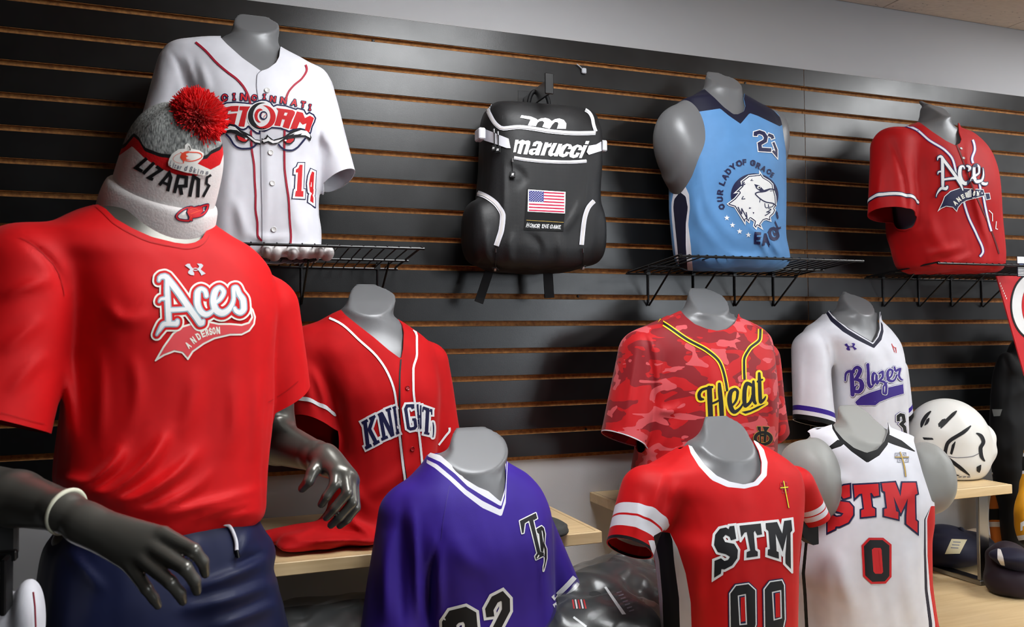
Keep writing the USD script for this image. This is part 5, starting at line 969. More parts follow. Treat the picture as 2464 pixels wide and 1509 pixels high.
# ---- white jersey with purple script
t, g = blz, G_blz; a = Art(t, g, 2000, 800, 6.036)
ua(a, .66, -.06, 282, 207, 'ipur')
for q in ([(875, 165), (905, 215), (930, 225)], [(885, 190), (905, 250), (918, 290)], [(935, 220), (940, 300)]): a('flame_mark', ribbon(q, 9), 'ired', 1)
tlb = PG([(348, 1012), (430, 930), (560, 870), (700, 825), (820, 798), (1040, 748), (1050, 890), (880, 940), (700, 1010), (640, 1060), (380, 1060)])
a('banner_outline', tlb.buffer(10), 'ipur', 1); a('banner_outline', tlb.buffer(6), 'iw', 2); a('banner', tlb.buffer(-3), 'ipur', 3)
bl = [unary_union([brush(q) for q in ([(300, 570, 50), (310, 700, 62), (318, 900, 60)], [(213, 692, 26), (220, 600, 34), (270, 560, 40), (330, 572, 40)], [(320, 562, 40), (382, 502, 46), (422, 545, 56), (400, 612, 56), (350, 680, 36)], [(350, 680, 36), (430, 702, 56), (452, 780, 66), (400, 860, 56), (342, 850, 40), (358, 785, 22), (392, 760, 12)])]),
      brush([(525, 468, 46), (535, 600, 40), (540, 720, 48), (570, 790, 40), (604, 768, 20)]), brush([(640, 602, 22), (612, 590, 34), (596, 660, 40), (605, 742, 40), (640, 700, 24), (650, 622, 30), (660, 742, 34), (692, 690, 18)], 36), brush([(688, 600, 28), (738, 570, 34), (740, 640, 34), (702, 700, 30), (762, 722, 34), (792, 800, 34), (780, 890, 34), (748, 880, 28), (748, 800, 24), (802, 728, 20)], 40),
      brush([(800, 682, 24), (868, 620, 28), (880, 562, 34), (842, 540, 30), (806, 600, 42), (822, 690, 42), (870, 710, 36), (942, 618, 22)], 36), brush([(908, 508, 28), (932, 562, 34), (962, 540, 34), (990, 532, 34), (972, 622, 30), (1000, 682, 28), (1024, 692, 16)], 32)]
a.stack('letter', bl, [(13, 'ipur'), (9, 'iw'), (0, 'ipur')], start=4)
a.stack('number', [st([(968, 1290), (968, 1218), (1000, 1195), (1038, 1205), (1052, 1290), (1010, 1330), (1056, 1375), (1072, 1480)], 48)], [(16, 'ipur'), (11, 'iw'), (0, 'iblack')], join='mitre')

# ---- red 00 jersey
t, g = stmr, G_stmr; a = Art(t, g, 1690, 1140, 4.0875)
S1 = PG([(265, 517), (310, 512), (330, 640), (278, 655), (266, 620), (226, 600), (200, 630), (222, 672), (310, 690), (346, 750), (340, 830), (290, 900), (215, 940), (186, 935), (180, 980), (115, 1022), (118, 855), (182, 830), (216, 856), (250, 846), (270, 815), (230, 790), (150, 770), (113, 700), (125, 600), (170, 542), (230, 528), (255, 546)])
T1 = PG([(360, 512), (570, 490), (582, 597), (534, 605), (512, 560), (500, 580), (515, 750), (540, 766), (540, 810), (430, 825), (432, 770), (466, 755), (432, 575), (410, 580), (380, 627)])
M1 = PG([(618, 487), (730, 475), (780, 590), (798, 465), (868, 455), (878, 558), (860, 580), (864, 935), (812, 880), (812, 790), (826, 590), (785, 765), (715, 590), (725, 760), (745, 770), (748, 835), (638, 800), (640, 745), (660, 740), (645, 565), (622, 545)])
a.stack('letter', [S1, T1, M1], [(24, 'iw'), (0, 'iblack')], join='mitre')
for o, hw, hr in (([(250, 1170), (315, 1080), (455, 1060), (535, 1135), (540, 1480), (500, 1640), (310, 1650), (255, 1560)], [(343, 1195), (425, 1178), (436, 1480), (360, 1487)], [(370, 1215), (412, 1208), (418, 1445), (375, 1455)]), ([(585, 1130), (650, 1045), (785, 1025), (816, 1090), (824, 1430), (790, 1600), (640, 1620), (592, 1540)], [(678, 1160), (770, 1140), (776, 1420), (694, 1442)], [(708, 1175), (752, 1168), (756, 1405), (714, 1412)])):
    o = PG(o); a('number_outline', o, 'inavy', 1); a('number_outline', o.buffer(-10, join_style='mitre'), 'iw', 2); a('number', o.buffer(-22, join_style='mitre').difference(PG(hw)), 'iblack', 3); a('number_outline', PG(hw).buffer(-13, join_style='mitre').difference(PG(hr)), 'inavy', 3); a('number_center', PG(hr), M['red_stm'], 4)
for x0, y0 in ((765, 85), (805, 82), (778, 150), (818, 148)): a('emblem_square', PG([(x0, y0), (x0+26, y0), (x0+26, y0+42), (x0, y0+42)]).difference(PG([(x0+6, y0+6), (x0+20, y0+6), (x0+20, y0+36), (x0+6, y0+36)])), 'imaroon', 1)
a('cross', unary_union([st([(792, 70), (845, 340)], 13), st([(758, 142), (840, 134)], 16)]), 'iblack', 2); a('cross', unary_union([st([(793, 74), (844, 337)], 8), st([(761, 142), (837, 134)], 10)]), 'iyel', 3)
# ---- white 0 jersey
t, g = stmw, G_stmw; a = Art(t, g, 1960, 1070, 4.311)
S2 = PG([(305, 422), (365, 414), (370, 540), (320, 558), (300, 560), (280, 530), (250, 520), (236, 560), (270, 590), (360, 602), (400, 650), (400, 730), (350, 808), (260, 850), (222, 850), (214, 876), (140, 912), (140, 757), (190, 732), (230, 752), (280, 745), (302, 715), (260, 700), (170, 680), (128, 600), (132, 510), (182, 442), (240, 427), (290, 432)])
T2 = PG([(405, 420), (658, 407), (666, 528), (612, 538), (590, 500), (575, 505), (592, 650), (624, 668), (624, 738), (482, 753), (482, 682), (512, 670), (492, 508), (460, 514), (418, 556)])
M2 = PG([(692, 402), (830, 392), (888, 540), (905, 397), (1043, 397), (1062, 508), (1034, 520), (1040, 780), (1063, 800), (1062, 915), (946, 820), (946, 740), (960, 560), (890, 713), (815, 540), (840, 690), (865, 700), (863, 773), (717, 738), (717, 670), (747, 660), (727, 490), (704, 478)])
a.stack('letter', [S2, T2, M2], [(16, 'inavy'), (0, 'ired')], join='mitre')
o = PG([(485, 1045), (560, 965), (710, 965), (795, 1035), (795, 1370), (735, 1440), (585, 1445), (500, 1365)]); hr = PG([(590, 1088), (612, 1070), (680, 1070), (690, 1090), (706, 1320), (692, 1338), (625, 1338), (605, 1312)]); hw = PG([(612, 1095), (660, 1095), (680, 1310), (630, 1312)])
a('number_outline', o, 'ired', 1); a('number', o.buffer(-24, join_style='mitre').difference(hr), 'iblack', 2); a('number_center', hr.difference(hw), 'ired', 2)
for x0, y0, dx, dy in ((832, 90, 1, 1), (944, 86, -1, 1), (856, 182, 1, -1), (968, 182, -1, -1)): a('emblem_square', unary_union([st([(x0+dx*38, y0), (x0, y0), (x0, y0+dy*34)], 6), st([(x0+dx*34, y0+dy*18), (x0+dx*18, y0+dy*18), (x0+dx*18, y0+dy*34)], 6)]), 'igrey', 1)
a('cross', unary_union([ribbon([(880, 78), (900, 135), (930, 250), (940, 336)], 20), st([(826, 133), (974, 133)], 18)]), 'igrey', 2); a('cross', unary_union([ribbon([(882, 82), (901, 135), (930, 250), (939, 332)], 11), st([(830, 133), (970, 133)], 9)]), 'igold', 3)

# ---- knit hat: knitted letters, embroidered emblem, card tag
t = bea; fk = (GB, np.minimum(CA, CB)); a = Art(t, None, 320, 300, 4.4, field=fk, yaw=0.)
for q in (st([(152, 356), (36, 458), (104, 496)], 36), st([(228, 402), (112, 520)], 36), st([(250, 440), (300, 478), (172, 562), (216, 582)], 34), unary_union([st([(280, 640), (385, 512), (402, 560), (368, 704)], 34), st([(318, 610), (385, 640)], 30)]), unary_union([st([(438, 722), (482, 542), (566, 556), (560, 648), (470, 650)], 34), st([(500, 655), (514, 742)], 36)]), st([(598, 762), (640, 548), (692, 580), (682, 768)], 34), st([(822, 530), (780, 556), (772, 622), (800, 645), (738, 762)], 26)): a('knit_letter', q, knitb, 1)
a = Art(t, None, 380, 330, 6.56, field=fk, yaw=0.)
rg = unary_union([ribbon([(480, 1110), (340, 1185), (290, 1248), (335, 1302), (490, 1318)], 24), ribbon([(660, 1100), (780, 1066), (755, 1160), (680, 1232), (540, 1262)], 26)]); bd = PG([(470, 1130), (500, 1092), (532, 1092), (560, 1108), (640, 1082), (690, 1112), (702, 1180), (640, 1240), (540, 1262), (535, 1320), (482, 1312), (490, 1260), (455, 1190)])
a('emblem', unary_union([rg, bd]).buffer(12), 'inavy', 1); a('emblem', unary_union([rg, bd]), 'ired', 2); a('emblem', unary_union([ribbon([(500, 1150), (560, 1130), (620, 1150)], 12), ribbon([(500, 1220), (580, 1190), (660, 1160)], 12), ribbon([(500, 1285), (520, 1250)], 10)]), 'iorange', 3)
tg = PG([(425, 185), (428, 125), (468, 95), (505, 122), (525, 182), (650, 208), (722, 260), (702, 335), (622, 418), (842, 520), (792, 602), (700, 602), (420, 552), (230, 492), (170, 452), (163, 400), (185, 332), (222, 268), (330, 188)])
tagf = (GB, np.minimum(CA, CB)-.004)
a = Art(t, None, 380, 330, 6.56, field=tagf, yaw=0.)
a('card_tag', tg, M['tagpaper'], 0)
a('tag_emblem', unary_union([ribbon([(500, 238), (600, 240), (680, 270), (690, 300), (620, 355), (520, 378), (430, 370)], 16), ribbon([(350, 258), (270, 295), (240, 345), (290, 395), (390, 412)], 5), PG([(370, 262), (420, 230), (470, 220), (515, 232), (470, 252), (440, 262), (450, 290), (480, 300), (440, 320), (450, 345), (520, 350), (430, 362), (410, 385), (380, 360), (350, 320)]), ribbon([(350, 238), (400, 262)], 12), ribbon([(400, 380), (405, 412)], 12)]), 'iorange', 1)
for k, (ch, x, y, w, h) in enumerate((('L', 205, 415, 24, 92), ('i', 246, 442, 10, 80), ('z', 274, 462, 26, 54), ('a', 315, 474, 30, 54), ('r', 358, 486, 22, 54), ('d', 440, 488, 38, 84), ('S', 520, 505, 40, 86), ('k', 580, 522, 36, 78), ('i', 632, 540, 10, 74), ('n', 690, 552, 48, 50), ('s', 768, 562, 40, 50))): a('tag_letter', letter(ch, x, y, w, h, 10, True, .1, .02), 'igrey', 1)
P, N, ok = hit(fk, 0., [(452, 352), (456, 362)], .004); t.part('tag_tie', tube(np.vstack([P[0]+N[0]*.002, P.mean(0)+N[0]*.004, P[1]]), .0008, 6), M['black_pl'])
# ================================================================== the other goods
def blob(parts, h=.006, amp=.004, fr=22, seed=1, k=.02, pad=.02, floor=None, crease=0.):
    """A soft heap: ellipsoids (centre, radii, turn about z) merged into one skin and rumpled."""
    L = np.min([np.asarray(c)-max(r) for c, r, *_ in parts], 0)-pad; U = np.max([np.asarray(c)+max(r) for c, r, *_ in parts], 0)+pad
    if floor is not None: L[2] = max(L[2], floor-.012)
    G = Grid(L, U, h); A = None
    for c, r, *tn in parts:
        a = tn[0] if tn else 0.; n = tn[1] if len(tn) > 1 else 2.; ca, sa = math.cos(a), math.sin(a); X, Y, Z = G.x-c[0], G.y-c[1], G.z-c[2]
        u, v = (ca*X+sa*Y)/r[0], (-sa*X+ca*Y)/r[1]; w = Z/r[2]; q = (np.abs(u)**n+np.abs(v)**n+np.abs(w)**n+1e-9)**(1/n)
        e = G.norm((q-1)*min(r)); A = e if A is None else smin(A, e, k)
    I = np.argwhere(np.abs(A) < .04); P = G.lo+G.h*I
    nz = meshkit.fbm(P*fr, 3, seed)-.5; d = amp*2*nz
    if crease: d = d+crease*(.5-np.abs(meshkit.noise(P*fr*1.3+7, seed+3)-.5)*2)
    A[tuple(I.T)] -= d
    if floor is not None: A = smax(A, floor-G.z, .006)
    return G, gaussian_filter(A, .6)

# ---- backpack on its hook
g = Cloth(2.065, [(1178, 250), (1169, 262), (1163, 290), (1161, 350), (1160, 400), (1154, 460), (1148, 520), (1144, 570), (1150, 620), (1165, 646), (1185, 656)],
          [(1408, 264), (1424, 284), (1433, 312), (1438, 335), (1437, 400), (1433, 470), (1436, 540), (1433, 585), (1418, 625), (1395, 648), (1380, 655)],
          [(252, .05, .03), (275, .088, .012), (320, .102, 0), (450, .108), (600, .108), (655, .09)], n=3.6, h=.0058)
pk = lambda c, r: (lambda G: G.norm(((np.abs((G.x-c[0])/r[0])**2.6+np.abs((G.y-c[1])/r[1])**2.6+np.abs((G.z-c[2])/r[2])**2.6+1e-9)**(1/2.6)-1)*min(r)))
for px, r in (((1152, 560), (.038, .078, .085)), ((1416, 565), (.034, .072, .082))):
    c = g.at(px, -.01); g.extra.append((pk(c, np.array(r)), c-r, c+r, .022))
g.build(folds=[([(1212, 380), (1214, 500), (1200, 600)], 4, .004), ([(1412, 385), (1410, 480), (1400, 520)], 4, .003), ([(1240, 560), (1225, 610), (1240, 645)], 9, .005), ([(1345, 560), (1350, 600), (1335, 645)], 10, .004), ([(1260, 560), (1300, 600), (1280, 640)], 8, -.004), ([(1180, 545), (1170, 600), (1190, 640)], 8, .005), ([(1400, 470), (1370, 540), (1350, 560)], 8, .004), ([(1225, 400), (1260, 430), (1240, 450)], 8, -.003)], bottom=g.at((1290, 655), 0)[2], seed=21, wr=.0016)
m = g.mesh(); m = g.world(m)
t = bag = Thing('backpack', 'black sports backpack with white zips, flag patch and white lettering, hanging on slatwall', 'backpack', (m[0][:, 0].mean(), 2.06, m[0][:, 2].min()))
t.part('body', m, M['bagcloth']); f = g.field()
def zipper(pts, w, name='zip', smooth=True):
    """A zip: a raised white tape with a groove on each side of the teeth."""
    for k, (ww, off) in enumerate(((w, .0), (w*.42, .0011))):
        p = ribbon(pts, ww); v, fc = tri2d(p, 6.); P, N, ok = hit(f, 0., v, .0016+off); fc = fc[ok[fc].all(1)]
        fl_ = (np.cross(P[fc[:, 1]]-P[fc[:, 0]], P[fc[:, 2]]-P[fc[:, 0]])*N[fc[:, 0]]).sum(1) < 0; fc[fl_] = fc[fl_][:, ::-1]
        if len(fc): t.part(name if k == 0 else 'zip_teeth', (P, fc, N), M['white'] if k == 0 else M['white2'])
C8 = T(1150, 230, 7.948); C2 = T(1000, 150, 2.515)
zipper(C8([(240, 160), (200, 260), (262, 420), (370, 570), (480, 632), (640, 618), (770, 605), (1000, 628), (1400, 690), (1900, 725), (2240, 715)]), 10)
zipper(C8([(2050, 282), (2130, 340), (2185, 450), (2205, 560), (2250, 690)]), 8); zipper(C8([(690, 1190), (900, 1225), (1300, 1262), (1700, 1275), (2070, 1255)]), 8)
zipper(C2([(378, 792), (440, 820), (500, 872), (528, 930), (520, 1010), (498, 1080), (488, 1110)]), 13); zipper(C2([(1078, 840), (1040, 885), (1020, 950), (1010, 1030), (1003, 1105)]), 11)
a = Art(t, g, 1150, 230, 7.948)
a('strap', PG([(20, 635), (170, 650), (285, 700), (590, 830), (628, 1012), (550, 1008), (280, 905), (120, 855), (5, 820)]), M['white'], 4); a('strap', PG([(2110, 962), (2250, 938), (2345, 880), (2352, 1060), (2110, 1138), (2068, 1085)]), M['white'], 4)
wx = onY([(1158, 322)], 2.03)[0]; t.part('strap_loop', bx(wx-[.012, .02, .018], wx+[.006, .02, .012], .003), M['white']); wx = onY([(1449, 352)], 2.03)[0]; t.part('strap_loop', bx(wx-[.008, .015, .016], wx+[.009, .015, .014], .003), M['white'])
a('emblem', PG([(830, 380), (1010, 405), (1110, 445), (1140, 470), (1200, 440), (1290, 430), (1360, 450), (1410, 490), (1470, 455), (1550, 440), (1640, 470), (1690, 540), (1680, 640), (1505, 640), (1535, 540), (1520, 515), (1470, 510), (1420, 560), (1370, 640), (1225, 605), (1265, 520), (1230, 490), (1180, 495), (1140, 520), (1105, 590), (950, 575), (1000, 465), (805, 430)]), 'iw', 1)
up = lambda q, w=0: q.buffer(9, join_style='mitre')
for q in (PG([(715, 845), (780, 850), (775, 880), (850, 845), (905, 870), (960, 858), (1000, 880), (1000, 920), (940, 1130), (865, 1125), (920, 940), (890, 930), (870, 950), (820, 1125), (750, 1110), (800, 925), (770, 920), (750, 950), (725, 1085), (675, 1090)]),
          PG([(1035, 970), (1060, 900), (1120, 872), (1200, 880), (1235, 920), (1165, 1145), (1090, 1145), (1095, 1115), (1030, 1145), (975, 1120), (970, 1060), (1010, 1020), (1120, 1010), (1150, 935), (1120, 930), (1105, 970)], [[(1105, 1045), (1055, 1055), (1045, 1090), (1085, 1085)]]),
          PG([(1280, 895), (1345, 900), (1340, 930), (1410, 905), (1395, 980), (1320, 1000), (1270, 1150), (1190, 1148)]), PG([(1440, 908), (1515, 912), (1425, 1095), (1440, 1110), (1470, 1095), (1540, 922), (1612, 928), (1522, 1165), (1452, 1165), (1450, 1140), (1390, 1168), (1340, 1140), (1340, 1080)]),
          PG([(1780, 1030), (1710, 1025), (1735, 975), (1700, 970), (1640, 1060), (1625, 1115), (1655, 1120), (1680, 1075), (1750, 1085), (1700, 1160), (1620, 1185), (1550, 1160), (1540, 1090), (1610, 960), (1700, 920), (1780, 940), (1800, 980)]), PG([(1980, 1050), (1905, 1045), (1930, 995), (1895, 990), (1840, 1075), (1825, 1130), (1855, 1135), (1880, 1090), (1950, 1100), (1900, 1180), (1820, 1200), (1750, 1175), (1740, 1110), (1805, 980), (1895, 938), (1975, 958), (1995, 1000)]),
          PG([(2015, 950), (2092, 955), (1980, 1198), (1925, 1195)]), PG([(2060, 870), (2128, 872), (2105, 935), (2038, 930)])): a('letter', q, 'iw', 1)
a = Art(t, g, 1240, 440, 11.607)
a('patch', PG([(322, 165), (1425, 240), (1335, 1365), (235, 1322)]), M['black'], 1); a('flag_border', PG([(350, 185), (1400, 255), (1380, 862), (335, 805)]), 'iw', 2)
for k in range(7):
    yr = 300+k*85; yl = 250+k*86; x0 = 785 if k < 4 else 372; y0 = yl+(yr-yl)*(x0-372)/985
    a('flag_stripe', PG([(x0, y0-16), (1358, yr-14), (1356, yr+20), (x0, y0+18)]), M['fred'] if 'fred' in M else 'imaroon', 3)
a('flag_canton', PG([(376, 220), (785, 245), (780, 540), (370, 525)]), M['fblue'] if 'fblue' in M else 'ipur', 3)
sv = []
for r in range(9):
    for c in range(6 if r % 2 == 0 else 5):
        x = 400+c*68+(0 if r % 2 == 0 else 34); y = 246+r*32.5+(x-400)*.05; sv.append(decal(f, 0., affinity.affine_transform(PG([(x+(17 if q % 2 == 0 else 9)*math.sin(q*math.pi/5), y-(17 if q % 2 == 0 else 9)*math.cos(q*math.pi/5)) for q in range(10)]), a.M), 4))
t.part('flag_stars', merge(sv), M['iw'], kind='stuff'); a('patch_line', st([(300, 1045), (1345, 1108)], 12), 'igold', 2)
for ch, x, y, w, h, r in (('H', 338, 1182, 68, 132, 6), ('O', 425, 1192, 66, 110, 4), ('N', 500, 1208, 76, 116, 4), ('O', 578, 1205, 66, 110, 4), ('R', 648, 1212, 72, 120, 2), ('t', 755, 1212, 50, 118, 4), ('H', 820, 1214, 66, 116, 4), ('E', 900, 1216, 56, 112, 4), ('G', 1000, 1226, 80, 112, 6), ('A', 1082, 1232, 62, 116, 6), ('M', 1150, 1232, 70, 112, 6), ('E', 1232, 1238, 62, 108, 4)): a('letter', letter(ch, x, y, w*.92, h, r, True, .18, .012), 'iw', 2)
a('letter', ell(1262, 1290, 9, 9), 'iw', 2)
# zip pulls, dangling webbing
for px, ln in (((1192, 597), 44), ((1399, 598), 40), ((1192, 312), 46), ((1201, 318), 44), ((1232, 382), 40)):
    P, N, ok = hit(f, 0., [px, (px[0]+1, px[1]+9), (px[0]+1, px[1]+ln*.6), (px[0]+1, px[1]+ln)], .006)
    t.part('zip_pull', tube(P[:2], .0026, 8), M['chrome'], smooth=50); t.part('pull_cord', tube(P[1:], .0014, 6), M['black_pl']); t.part('pull_tag', orient(bx((-.007, -.008, 0), (.007, .008, .003), .001), P[3], N[3]), M['rubber'])
    q = affinity.translate(PG([(-2.6, 3), (-1.6, -3), (-.4, -2), (.6, -3), (1.6, -2), (2.8, -3), (1.8, 3), (.9, 3), (1.2, -1), (.2, 3), (-.7, 3), (-.2, -1), (-1.6, 3)]), px[0]+1, px[1]+ln)
    m_ = decal(f, 0., q, 1); 
    if m_ is not None: t.part('pull_emblem', (m_[0]+m_[2]*.0085, m_[1], m_[2]), M['iw'])
for A_px, B_px, w in (((1178, 650), (1152, 728), .024), ((1318, 650), (1322, 717), .028)):
    A0, B0 = onY([A_px], 2.10)[0], onY([B_px], 2.10)[0]; d = B0-A0; L_ = np.linalg.norm(d); b_ = bx((-w/2, -.0012, 0), (w/2, .0012, L_), .0005)
    t.part('webbing', orient(b_, A0, d, up=(0, -1., 0)) if False else orient(bx((-.0012, -w/2, 0), (.0012, w/2, L_)), A0, d, up=(1., 0, 0)), M['black'])
    t.part('webbing_end', orient(bx((-.0022, -w/2, L_-.012), (.0022, w/2, L_)), A0, d, up=(1., 0, 0)), M['black'])
h0, h1 = onY([(1262, 252)], D-.02)[0], onY([(1321, 208)], 1.93)[0]
hk = Thing('slatwall_hook', 'black flat bar hook above the backpack, its upright end plate catching light', 'hook', h0)
dv = h1-h0; L_ = np.linalg.norm(dv); hk.part('bar', orient(bx((-.022, -.0025, 0), (.022, .0025, L_)), h0, dv, up=(1., 0, 0)) if False else orient(bx((-.003, -.02, 0), (.003, .02, L_), .001), h0, dv), M['wire'])
hk.part('end_plate', bx(h1-[.012, .003, .02], h1+[.012, .002, .034], .002), M['black_pl']); hk.part('wall_plate', bx((h0[0]-.02, D-.02, h0[2]-.03), (h0[0]+.02, D-.0196+.004, h0[2]+.04), .001), M['wire'])
P = g.at((1297, 248), .0); hk2 = tube(spline([P+[-.03, .0, -.006], P+[-.012, .0, .03], P+[.012, 0, .03], P+[.03, 0, -.006]], 16), .006, 8); bag.part('carry_loop', hk2, M['black'], smooth=60)

# ---- batting helmet
c = onY([(2281, 1082)], 2.02)[0]; zb = SZ; rz = .128; c[2] = zb+.118
G = Grid(c-[.19, .19, .14], c+[.2, .19, .17], .0052)
def ellf(c, r): return np.clip((np.sqrt(((G.x-c[0])/r[0])**2+((G.y-c[1])/r[1])**2+((G.z-c[2])/r[2])**2)-1)*min(r), -.12, .12)
A = ellf(c+[-.004, 0, -.012], (.124, .128, .138)); A = smin(A, ellf(c+[-.01, .0, -.075], (.112, .118, .07)), .03)
A = smin(A, ellf(c+[.062, -.035, -.035], (.062, .075, .052)), .012); A = smin(A, ellf(c+[.105, .0, .0], (.03, .085, .055)), .008)
cav = ellf(c+[.0, 0, -.07], (.10, .104, .13)); A = smax(smax(A, -cav, .004), zb+.001-G.z, .003)
hm = surface(G, A); t = Thing('batting_helmet', 'white batting helmet with black accent lines and vents on the wood shelf', 'helmet', c-[0, 0, .118]); t.part('shell', hm, M['helmet'])
a = Art(t, None, 2160, 960, 5.03, field=(G, A), yaw=0.)
for q in ([(710, 152), (660, 200), (590, 270), (525, 352)], [(880, 330), (800, 400), (720, 450), (640, 500), (600, 545), (572, 690), (640, 745), (740, 820), (865, 920)], [(400, 155), (340, 220), (305, 280), (288, 340)], [(955, 418), (1015, 460), (1035, 520), (1000, 600), (1008, 680), (1048, 750)]): a('accent_line', brush([(x, y, (44 if 0 < i < len(q)-1 else 16)) for i, (x, y) in enumerate(q)], 40), 'iblack', 1)
for q in ([(575, 245), (540, 255), (495, 305), (500, 335), (525, 335), (560, 285)], [(382, 235), (355, 255), (330, 320), (360, 300), (380, 265)], [(695, 520), (660, 560), (638, 660), (655, 670), (680, 590)], [(310, 470), (420, 478), (430, 490), (325, 490)], [(590, 890), (740, 925), (590, 912)], [(1003, 800), (960, 825), (958, 870), (985, 888), (1000, 850)], [(895, 990), (985, 975), (980, 995), (895, 1006)]): a('vent', PG(q).buffer(5), 'iblack', 1)
a('seam_line', ribbon([(600, 690), (720, 712), (880, 700), (980, 660)], 8), 'igrey', 1)
a('rim_line', ribbon([(560, 1035), (700, 1045), (860, 1030), (985, 990)], 6), 'igrey', 1)
for k in range(3): a('care_label', st([(735+k*52, 945), (735+k*52+38, 940)], 12), 'igrey', 1)
sc = onY([(2360, 1152)], 1.95)[0]; t.part('screw', orient(lathe([(0, 0), (.004, 0), (.004, .002), (0, .003)], 12), c+[.085, -.085, -.105], (.6, -1, 0)), M['chrome'])

# ---- dark cap under the shelf, tan cap band behind
c = onZ([(2322, 1345)], PZ+.03)[0]; G, A = blob([(c+[-.03, .03, .03], (.125, .10, .058)), (c+[.06, .06, .02], (.11, .09, .05)), (c+[-.02, .06, .075], (.05, .04, .022))], amp=.004, fr=18, seed=31, floor=PZ+.001, k=.03)
t = Thing('cap', 'dark navy cap with a cream price tag lying under the wood shelf', 'cap', c-[0, 0, .03]); t.part('crown', surface(G, A), M['navy'])
a = Art(t, None, 2160, 1209, 5.03, field=(G, A), yaw=0.); a('price_tag', PG([(652, 448), (838, 456), (748, 622), (570, 626)]), M['tagpaper2'] if 'tagpaper2' in M else M['tagpaper'], 3)
for k in range(3): a('tag_print', st([(668-k*14, 485+k*34), (760-k*14, 490+k*34)], 12), 'igrey', 4)
P, N, ok = hit((G, A), 0., [(2313, 1275)], 0); t.part('button', orient(lathe([(0, .008), (.006, .007), (.011, .002), (.012, -.003)][::-1], 14), P[0] if ok[0] else c+[0, 0, .07], (0, -.3, 1)), M['navy'], smooth=True)
c2 = onY([(2345, 1285)], 2.14)[0]; G, A = blob([(c2+[.0, 0, -.03], (.07, .03, .05))], amp=.002, seed=33, h=.007); t = Thing('cap', 'tan cap showing behind the dark navy cap', 'cap', c2-[0, 0, .08]); t.part('crown', surface(G, A), plain('tan_cloth', srgb(190, 172, 150), .8))

# ---- hanging goods at the right edge
c = onY([(2430, 1075)], 1.98)[0]
jk = [(onY([(2490, 1010)], 2.10)[0], (.125, .045, .30), 0., 3.), (onY([(2424, 1040)], 2.09)[0], (.05, .045, .27), 0., 2.4), (onY([(2442, 1230)], 2.08)[0], (.05, .04, .16))]
G, A = blob(jk, h=.0075, amp=.007, fr=9, seed=41, k=.03, crease=.010); t = Thing('jacket', 'black jacket hanging at the right edge of the slatwall with a grey tag', 'jacket', onY([(2426, 1340)], 2.0)[0]); t.part('cloth', surface(G, A), M['black'])
put(t, (G, A), 0., 'tag', PG([(2388, 985), (2412, 985), (2407, 1001), (2392, 1002)]), plain('tag_grey', srgb(120, 122, 120), .6), 2)
c = onY([(2462, 1190)], 1.86)[0]
G, A = blob([(onY([(2522, 1150)], 1.90)[0], (.098, .03, .15), 0., 3.), (onY([(2508, 1240)], 1.89)[0], (.105, .032, .10), 0., 3.)], h=.006, amp=.004, fr=12, seed=43, k=.04, crease=.006)
t = Thing('striped_jersey', 'gold and black striped garment hanging at the far right edge', 'jersey', onY([(2458, 1320)], 1.86)[0]); m = surface(G, A)
bk, m = clip(m, pdist(proj(m[0]), PG([(2400, 1106), (2700, 1070), (2700, 1098), (2400, 1142)]))); wt, m = clip(m, pdist(proj(m[0]), PG([(2400, 1098), (2700, 1060), (2700, 1104), (2400, 1150)]))); hb, m = clip(m, 1291-proj(m[0])[:, 1]-.15*(proj(m[0])[:, 0]-2440)); hb, wl = clip(hb, 1303-proj(hb[0])[:, 1]-.15*(proj(hb[0])[:, 0]-2440))
t.part('cloth', m, M['gold'])
for q, mm in ((bk, 'black'), (wt, 'white'), (hb, 'black'), (wl, 'white')): t.part('stripe', q, M[mm])
put(t, (G, A), 0., 'letter', [PG([(2456, 1258), (2470, 1250), (2470, 1262), (2461, 1267), (2461, 1276), (2456, 1278)])], 'iw', 2)
G, A = blob([(onY([(2399, 1250)], 2.12)[0], (.03, .02, .11))], h=.006, amp=.002, seed=47); m = surface(G, A); t = Thing('striped_sock', 'orange and black striped sock seen between the shelf leg and the jacket', 'sock', onY([(2399, 1330)], 2.12)[0])
py = proj(m[0])[:, 1]; s1, m = clip(m, np.maximum(np.abs(py-1238)-14, 0-1)); py = proj(m[0])[:, 1]; s2, m = clip(m, np.abs(py-1262)-6); t.part('cloth', m, plain('orange_knit', srgb(190, 104, 30), .85)); t.part('stripe', s1, M['black']); t.part('stripe', s2, M['white2'])
c = onZ([(2450, 1400)], PZ+.04)[0]
G, A = blob([(c+[.0, 0.02, 0], (.075, .07, .05)), (c+[.08, -.03, -.01], (.07, .06, .045)), (c+[.02, .05, .05], (.06, .05, .05))], h=.006, amp=.006, fr=16, seed=51, floor=PZ+.001, crease=.008); t = Thing('cloth_bundle', 'crumpled dark plum garment on the platform at the right edge', 'garment', c-[0, 0, .04]); t.part('cloth', surface(G, A), cloth('plum_black', srgb(34, 22, 32)))
cb = onZ([(2430, 1340)], PZ+.115)[0]; G, A = blob([(cb, (.045, .055, .02), .5), (cb+[.02, 0, -.012], (.04, .05, .03), .5)], h=.005, amp=.001, seed=53); t = Thing('cap', 'navy cap with a white brim edge on top of the plum garment', 'cap', cb-[0, 0, .03]); m = surface(G, A); e, m = clip(m, pdist(proj(m[0]), PG([(2400, 1320), (2408, 1322), (2414, 1340), (2418, 1362), (2408, 1360), (2400, 1345)]))); t.part('crown', m, M['navy']); t.part('brim_edge', e, M['white2'])
